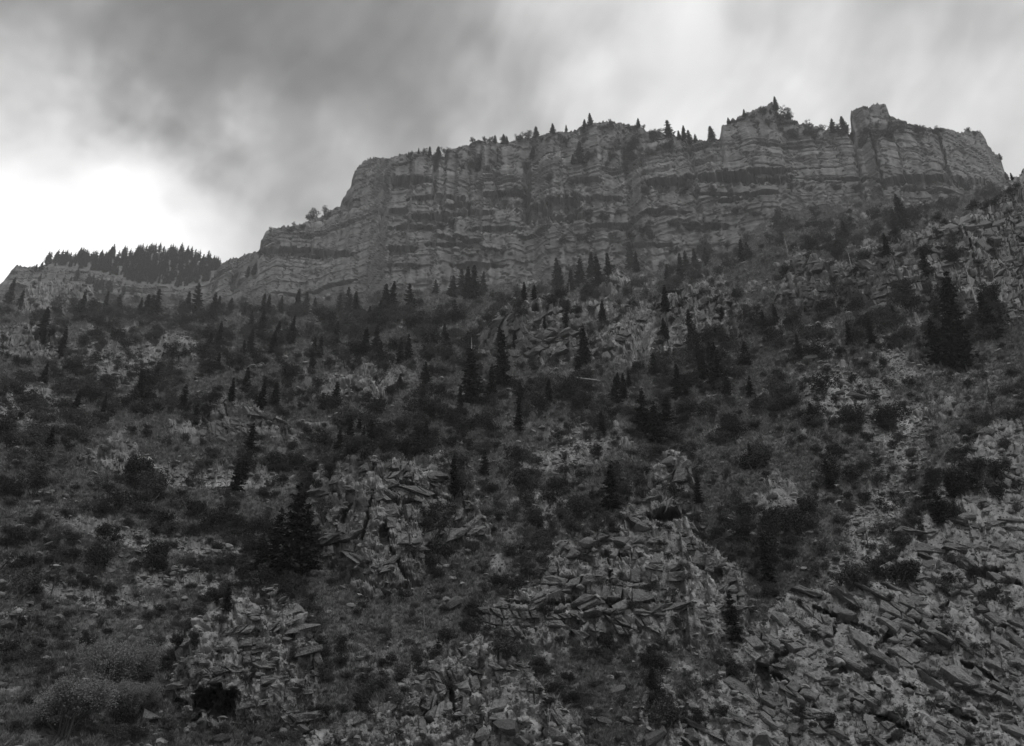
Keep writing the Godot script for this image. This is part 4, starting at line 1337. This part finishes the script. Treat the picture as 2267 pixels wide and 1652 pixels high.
# ---------------------------------------------------------------- loose stones
func build_boulders() -> void:
	var put := [[20, 1385, 40, 22], [130, 1372, 26, 20], [200, 1360, 60, 16], [2015, 1000, 30, 18], [1900, 880, 44, 16], [1905, 1180, 30, 20], [1420, 1170, 34, 26], [1300, 1205, 50, 30], [1535, 1240, 40, 22], [1120, 1610, 70, 34], [1150, 1640, 50, 40], [1060, 1630, 44, 36], [1230, 1630, 60, 30], [1440, 1640, 80, 44], [1530, 1630, 60, 36], [330, 1590, 60, 40], [300, 1560, 50, 34], [700, 1590, 44, 28], [660, 1610, 50, 26], [1690, 1650, 70, 40], [1750, 1620, 50, 40], [1360, 1530, 50, 30], [1330, 1600, 46, 26], [1180, 1480, 40, 22], [480, 1640, 60, 20], [1120, 1320, 46, 26], [1000, 1340, 44, 30], [1790, 790, 30, 18], [1480, 1020, 40, 24]]
	var list := []
	for e in put:
		list.append([float(e[0]), float(e[1]), float(e[2]), float(e[3])])
	var tries := 0
	while list.size() < 240 and tries < 6000:
		tries += 1
		var px := rng.randf_range(5, 2262)
		var py := rng.randf_range(720, 1650)
		var i := spot(px, py)
		if i < 0 or i >= NC * NR or sKind[i] == 3 and rng.randf() < 0.7:
			continue
		var w := rng.randf_range(10, 24) * lerpf(0.8, 1.4, (py - 720) / 930.0)
		list.append([px, py, w, w * rng.randf_range(0.5, 0.8)])
	for e in list:
		var i := spot(e[0], e[1])
		if i < 0:
			continue
		var o := MeshInstance3D.new()
		o.name = numbered("boulder")
		var v := rng.randi() % 6
		o.mesh = boulder_meshes[v]
		var m := metres(1.0, e[1], -sV[i].z) * 1.25
		o.position = sV[i] + Vector3(0, m * e[3] * 0.1, 0)
		o.rotation = Vector3(rng.randf_range(-0.5, 0.5), rng.randf() * TAU, rng.randf_range(-0.5, 0.5))
		o.scale = Vector3(m * e[2], m * e[3], m * e[2] * 0.9)
		o.set_meta("category", "boulder")
		o.set_meta("group", "loose boulders on the hillside")
		add_child(o, true)
		pending.append([o, e[0], e[1], (["grey", "grey", "grey", "pale", "pale", "dark grey"][v] + (" slab-like" if e[3] < e[2] * 0.6 else " chunky") + " boulder")])

func build_ground_cover() -> void:
	var stones := [[], [], []]
	var tufts := [[], []]
	var n := NC * NR
	for k in 420000:
		var i := rng.randi() % n
		var p := sV[i]
		var d := -p.z
		if absf(p.x) > d * 0.75 or p.y < 0.3:
			continue
		var kind := sKind[i]
		var s := pow(clampf(d / 85.0, 0.8, 9.0), 0.8)
		var r := rng.randf()
		if kind == 2 or (kind == 0 and r < 0.28) or (kind == 1 and r < 0.25) or (kind == 3 and r < 0.12):
			var size := s * 0.11 * pow(rng.randf(), -0.45)
			size = minf(size, s * 0.9)
			var b := Basis.from_euler(Vector3(rng.randf() * 6.0, rng.randf() * 6.0, rng.randf() * 6.0)).scaled(Vector3(size * 1.3, size * 0.75, size * 1.3))
			stones[k % 3].append(Transform3D(b, p + Vector3(0, size * 0.2, 0)))
		elif kind == 3 or kind == 0 or r > 0.9:
			var size := s * rng.randf_range(0.25, 0.65)
			tufts[0 if rng.randf() < 0.5 else 1].append(Transform3D(Basis(Vector3.UP, rng.randf() * TAU).scaled(Vector3(size * 1.2, size, size * 1.2)), p))
	for v in 3:
		var sm := cut_boulder(240 + v, 6)
		var m := mat(0.3, 0.95, true)
		m.albedo_color = grey(0.2)
		sm.surface_set_material(0, m)
		stuff("loose_stones", sm, stones[v], ["scree of angular stones over the hillside", "broken stones lying between the brush", "rubble of loose stones on the hillside"][v], "scree", Vector2(0.55, 1.35))
	for v in 2:
		var r := RandomNumberGenerator.new()
		r.seed = 400 + v
		var st := begin()
		for k in 26:
			var a := r.randf() * TAU
			leafy(r, st, Vector3(cos(a), 0, sin(a)) * r.randf() * 0.35, Vector3(cos(a) * 0.5, 1.0, sin(a) * 0.5).normalized(), r.randf_range(0.4, 1.0), 0.035)
		st.generate_normals()
		var am := st.commit()
		var m := mat([0.13, 0.085][v], 0.95, true)
		m.albedo_color = grey([0.19, 0.1][v])
		am.surface_set_material(0, m)
		stuff("dry_grass", am, tufts[v], ["pale dry grass and low herbs on the hillside", "darker dry grass between the stones"][v], "grass", Vector2(0.6, 1.4))
	print("blocks ", names.size(), " nodes ", get_child_count())
	print("stones ", stones[0].size() * 3, " tufts ", tufts[0].size() * 2)

# ---------------------------------------------------------------- labels
const PLACES := [
	[130, 580, "on the rim above the lowest cliff end"], [300, 575, "on the crown of the wooded far hill"], [470, 600, "on the saddle beside the first cliff step"], [60, 690, "under the lowest end of the cliff"],
	[300, 690, "under the low cliff"], [550, 695, "under the notched cliff step"], [760, 690, "under the cliff corner"], [720, 480, "on the first step of the cliff"], [940, 345, "on the flat top of the cliff corner"],
	[1130, 312, "on the skyline over the cliff gully"], [1330, 285, "on the rounded rim of the cliff"], [1520, 310, "on the rim before the pyramid peak"], [1690, 255, "on the pyramid peak"], [1840, 290, "in the gap before the square tower"],
	[1940, 260, "beside the square rock tower"], [2100, 290, "on the rim past the square tower"], [2230, 390, "at the cliff's outer end"], [1060, 370, "on the high brushy ledge"], [1280, 360, "on the ledge below the rounded rim"],
	[1130, 440, "at the mouth of the dark gully"], [1250, 460, "on the ledge beside the dark gully"], [1480, 420, "on the ledge under the alcove"], [1800, 420, "on the long ledge of the cliff"], [1030, 650, "at the cliff foot above the domed crag"],
	[1260, 635, "at the cliff foot over the pale crags"], [1390, 600, "beside the pale knob under the cliff"], [1530, 590, "at the foot of the tall cliff face"], [1640, 570, "at the bend of the cliff foot"], [1730, 500, "on the shelf under the long ledge"],
	[1890, 520, "in the brush under the square tower"], [2020, 480, "at the foot of the tower cliff"], [2160, 440, "on the shoulder below the cliff's outer end"], [2060, 570, "on the rubbly dark wall"], [1780, 620, "by the pale rock column"],
	[1690, 710, "beyond the pale broken crag"], [1880, 730, "below the pale rock column"], [2110, 720, "around the tallest spruce"], [2210, 700, "beside the tallest spruce, toward the edge"], [80, 760, "by the pale rocks on the far slope"],
	[380, 770, "by the small white crag"], [240, 830, "on the hazy far slope"], [560, 770, "in the brush under the long cliff wall"], [760, 750, "in the thicket below the cliff corner"], [890, 770, "in the thicket before the domed crag"],
	[1010, 800, "next to the twin dark spruces"], [1110, 860, "under the domed crag"], [1290, 800, "between the two pale crags"], [1480, 760, "under the pale broken crag"], [1590, 820, "by the spruce clump under the broken crag"],
	[330, 880, "in the dark brush band on the far slope"], [540, 950, "on the low slabby crag"], [80, 970, "in the shady brush of the far slope"], [220, 1020, "on the grey rock knob"], [50, 1120, "in the brush under the rock knob"],
	[740, 860, "on the small crag over the brush"], [880, 940, "in the big brush mass above the tall crag"], [740, 990, "above the tall fractured crag"], [1000, 1060, "beside the tall fractured crag"], [1180, 890, "on the bench under the domed crag"],
	[1330, 930, "in the opening of pale scree"], [1450, 940, "in the stand of tall pines"], [1250, 1050, "at the head of the grassy gully"], [1190, 1130, "in the grassy gully"], [1380, 1080, "behind the overhanging knob"],
	[1480, 1060, "on the overhanging knob"], [1560, 960, "uphill of the overhanging knob"], [1660, 1010, "by the lone spruce in the grass"], [1720, 880, "on the brushy slope left of the scree chute"], [1800, 920, "by the dark bush over the scree"],
	[1900, 890, "at the top of the scree chute"], [1990, 960, "in the scree chute"], [2160, 870, "on the pale grass slope"], [2250, 880, "behind the leafless dead tree"], [1840, 1040, "at the edge of the scree chute"], [1920, 1130, "in the lower scree chute"],
	[2100, 1070, "in the dark clump on the rock rib"], [2210, 1020, "on the top of the rock rib"], [2200, 1180, "on the lower rock rib"], [290, 1110, "on the striped scree slope"], [450, 1160, "in the long brush strip"], [200, 1240, "below the striped scree"],
	[30, 1290, "at the edge of the far brush slope"], [350, 1250, "on the scree below the brush strip"], [530, 1230, "uphill from the cave"], [640, 1240, "in the ragged pine cluster"], [740, 1160, "on the shaded side of the tall crag"],
	[860, 1150, "on the face of the tall crag"], [960, 1190, "at the end of the tall crag"], [870, 1280, "at the foot of the tall crag"], [1020, 1300, "in the dry grass below the tall crag"], [1130, 1330, "at the low end of the jointed spur"],
	[1280, 1260, "on the jointed spur"], [1430, 1200, "on the upper jointed spur"], [1420, 1350, "on the squared block face"], [1560, 1290, "beside the jointed spur"], [1640, 1170, "in the brush beside the knob"], [1750, 1190, "in the dark brush by the chute"],
	[1720, 1290, "above the tilted slabs"], [1620, 1400, "at the upper edge of the slab face"], [1880, 1265, "at the mouth of the scree chute"], [1990, 1265, "by the big round bush over the slabs"], [1830, 1400, "on the upper tilted slabs"], [2080, 1400, "on the slabs under the big round bush"],
	[2210, 1330, "on the slabs below the rock rib"], [1900, 1540, "on the middle of the slab face"], [2150, 1560, "on the lower slab face"], [1720, 1560, "on the gravel beside the slabs"], [130, 1370, "above the pale bushes"], [40, 1400, "by the pale rock at the lower edge"],
	[330, 1380, "in the grass above the pale bushes"], [230, 1500, "behind the pale bushes"], [110, 1600, "around the pale bushes"], [290, 1600, "between the pale bushes and the cave"], [470, 1380, "on top of the cave outcrop"], [620, 1360, "on the back of the cave outcrop"],
	[470, 1550, "at the cave mouth"], [620, 1520, "on the slabs beside the cave"], [480, 1640, "in front of the cave"], [730, 1450, "in the grass past the cave outcrop"], [860, 1420, "in the wide grassy hollow"], [700, 1600, "in the grass under the cave outcrop"],
	[900, 1540, "along the crest of the cracked spur"], [1050, 1440, "at the top of the cracked spur"], [1000, 1560, "on the cracked spur"], [1130, 1620, "on the big blocks of the cracked spur"], [820, 1640, "on the pale rubble"], [1250, 1470, "between the cracked spur and the block face"],
	[1280, 1590, "in the gully beside the cracked spur"], [1450, 1490, "over the leaning slab"], [1470, 1590, "beside the leaning slab"], [1580, 1550, "between the leaning slab and the gravel"]]

func ordinal(k: int) -> String:
	const W := ["first", "second", "third", "fourth", "fifth", "sixth", "seventh", "eighth", "ninth", "tenth", "eleventh", "twelfth", "thirteenth", "fourteenth", "fifteenth", "sixteenth", "seventeenth", "eighteenth", "nineteenth", "twentieth"]
	return W[k] if k < 20 else str(k + 1) + "th"

func give_labels() -> void:
	var by := {}
	for e in pending:
		var best := 1e12
		var where := ""
		for p in PLACES:
			var dx: float = e[1] - p[0]
			var dy: float = (e[2] - p[1]) * 1.4
			if dx * dx + dy * dy < best:
				best = dx * dx + dy * dy
				where = p[2]
		var key: String = e[3] + " " + where
		if not by.has(key):
			by[key] = []
		by[key].append(e)
	for key in by:
		var l: Array = by[key]
		l.sort_custom(func(a, b): return a[1] < b[1])
		for k in l.size():
			var o: Node3D = l[k][0]
			o.set_meta("label", key if l.size() == 1 else (key + ", " + ordinal(k) + " from the left"))
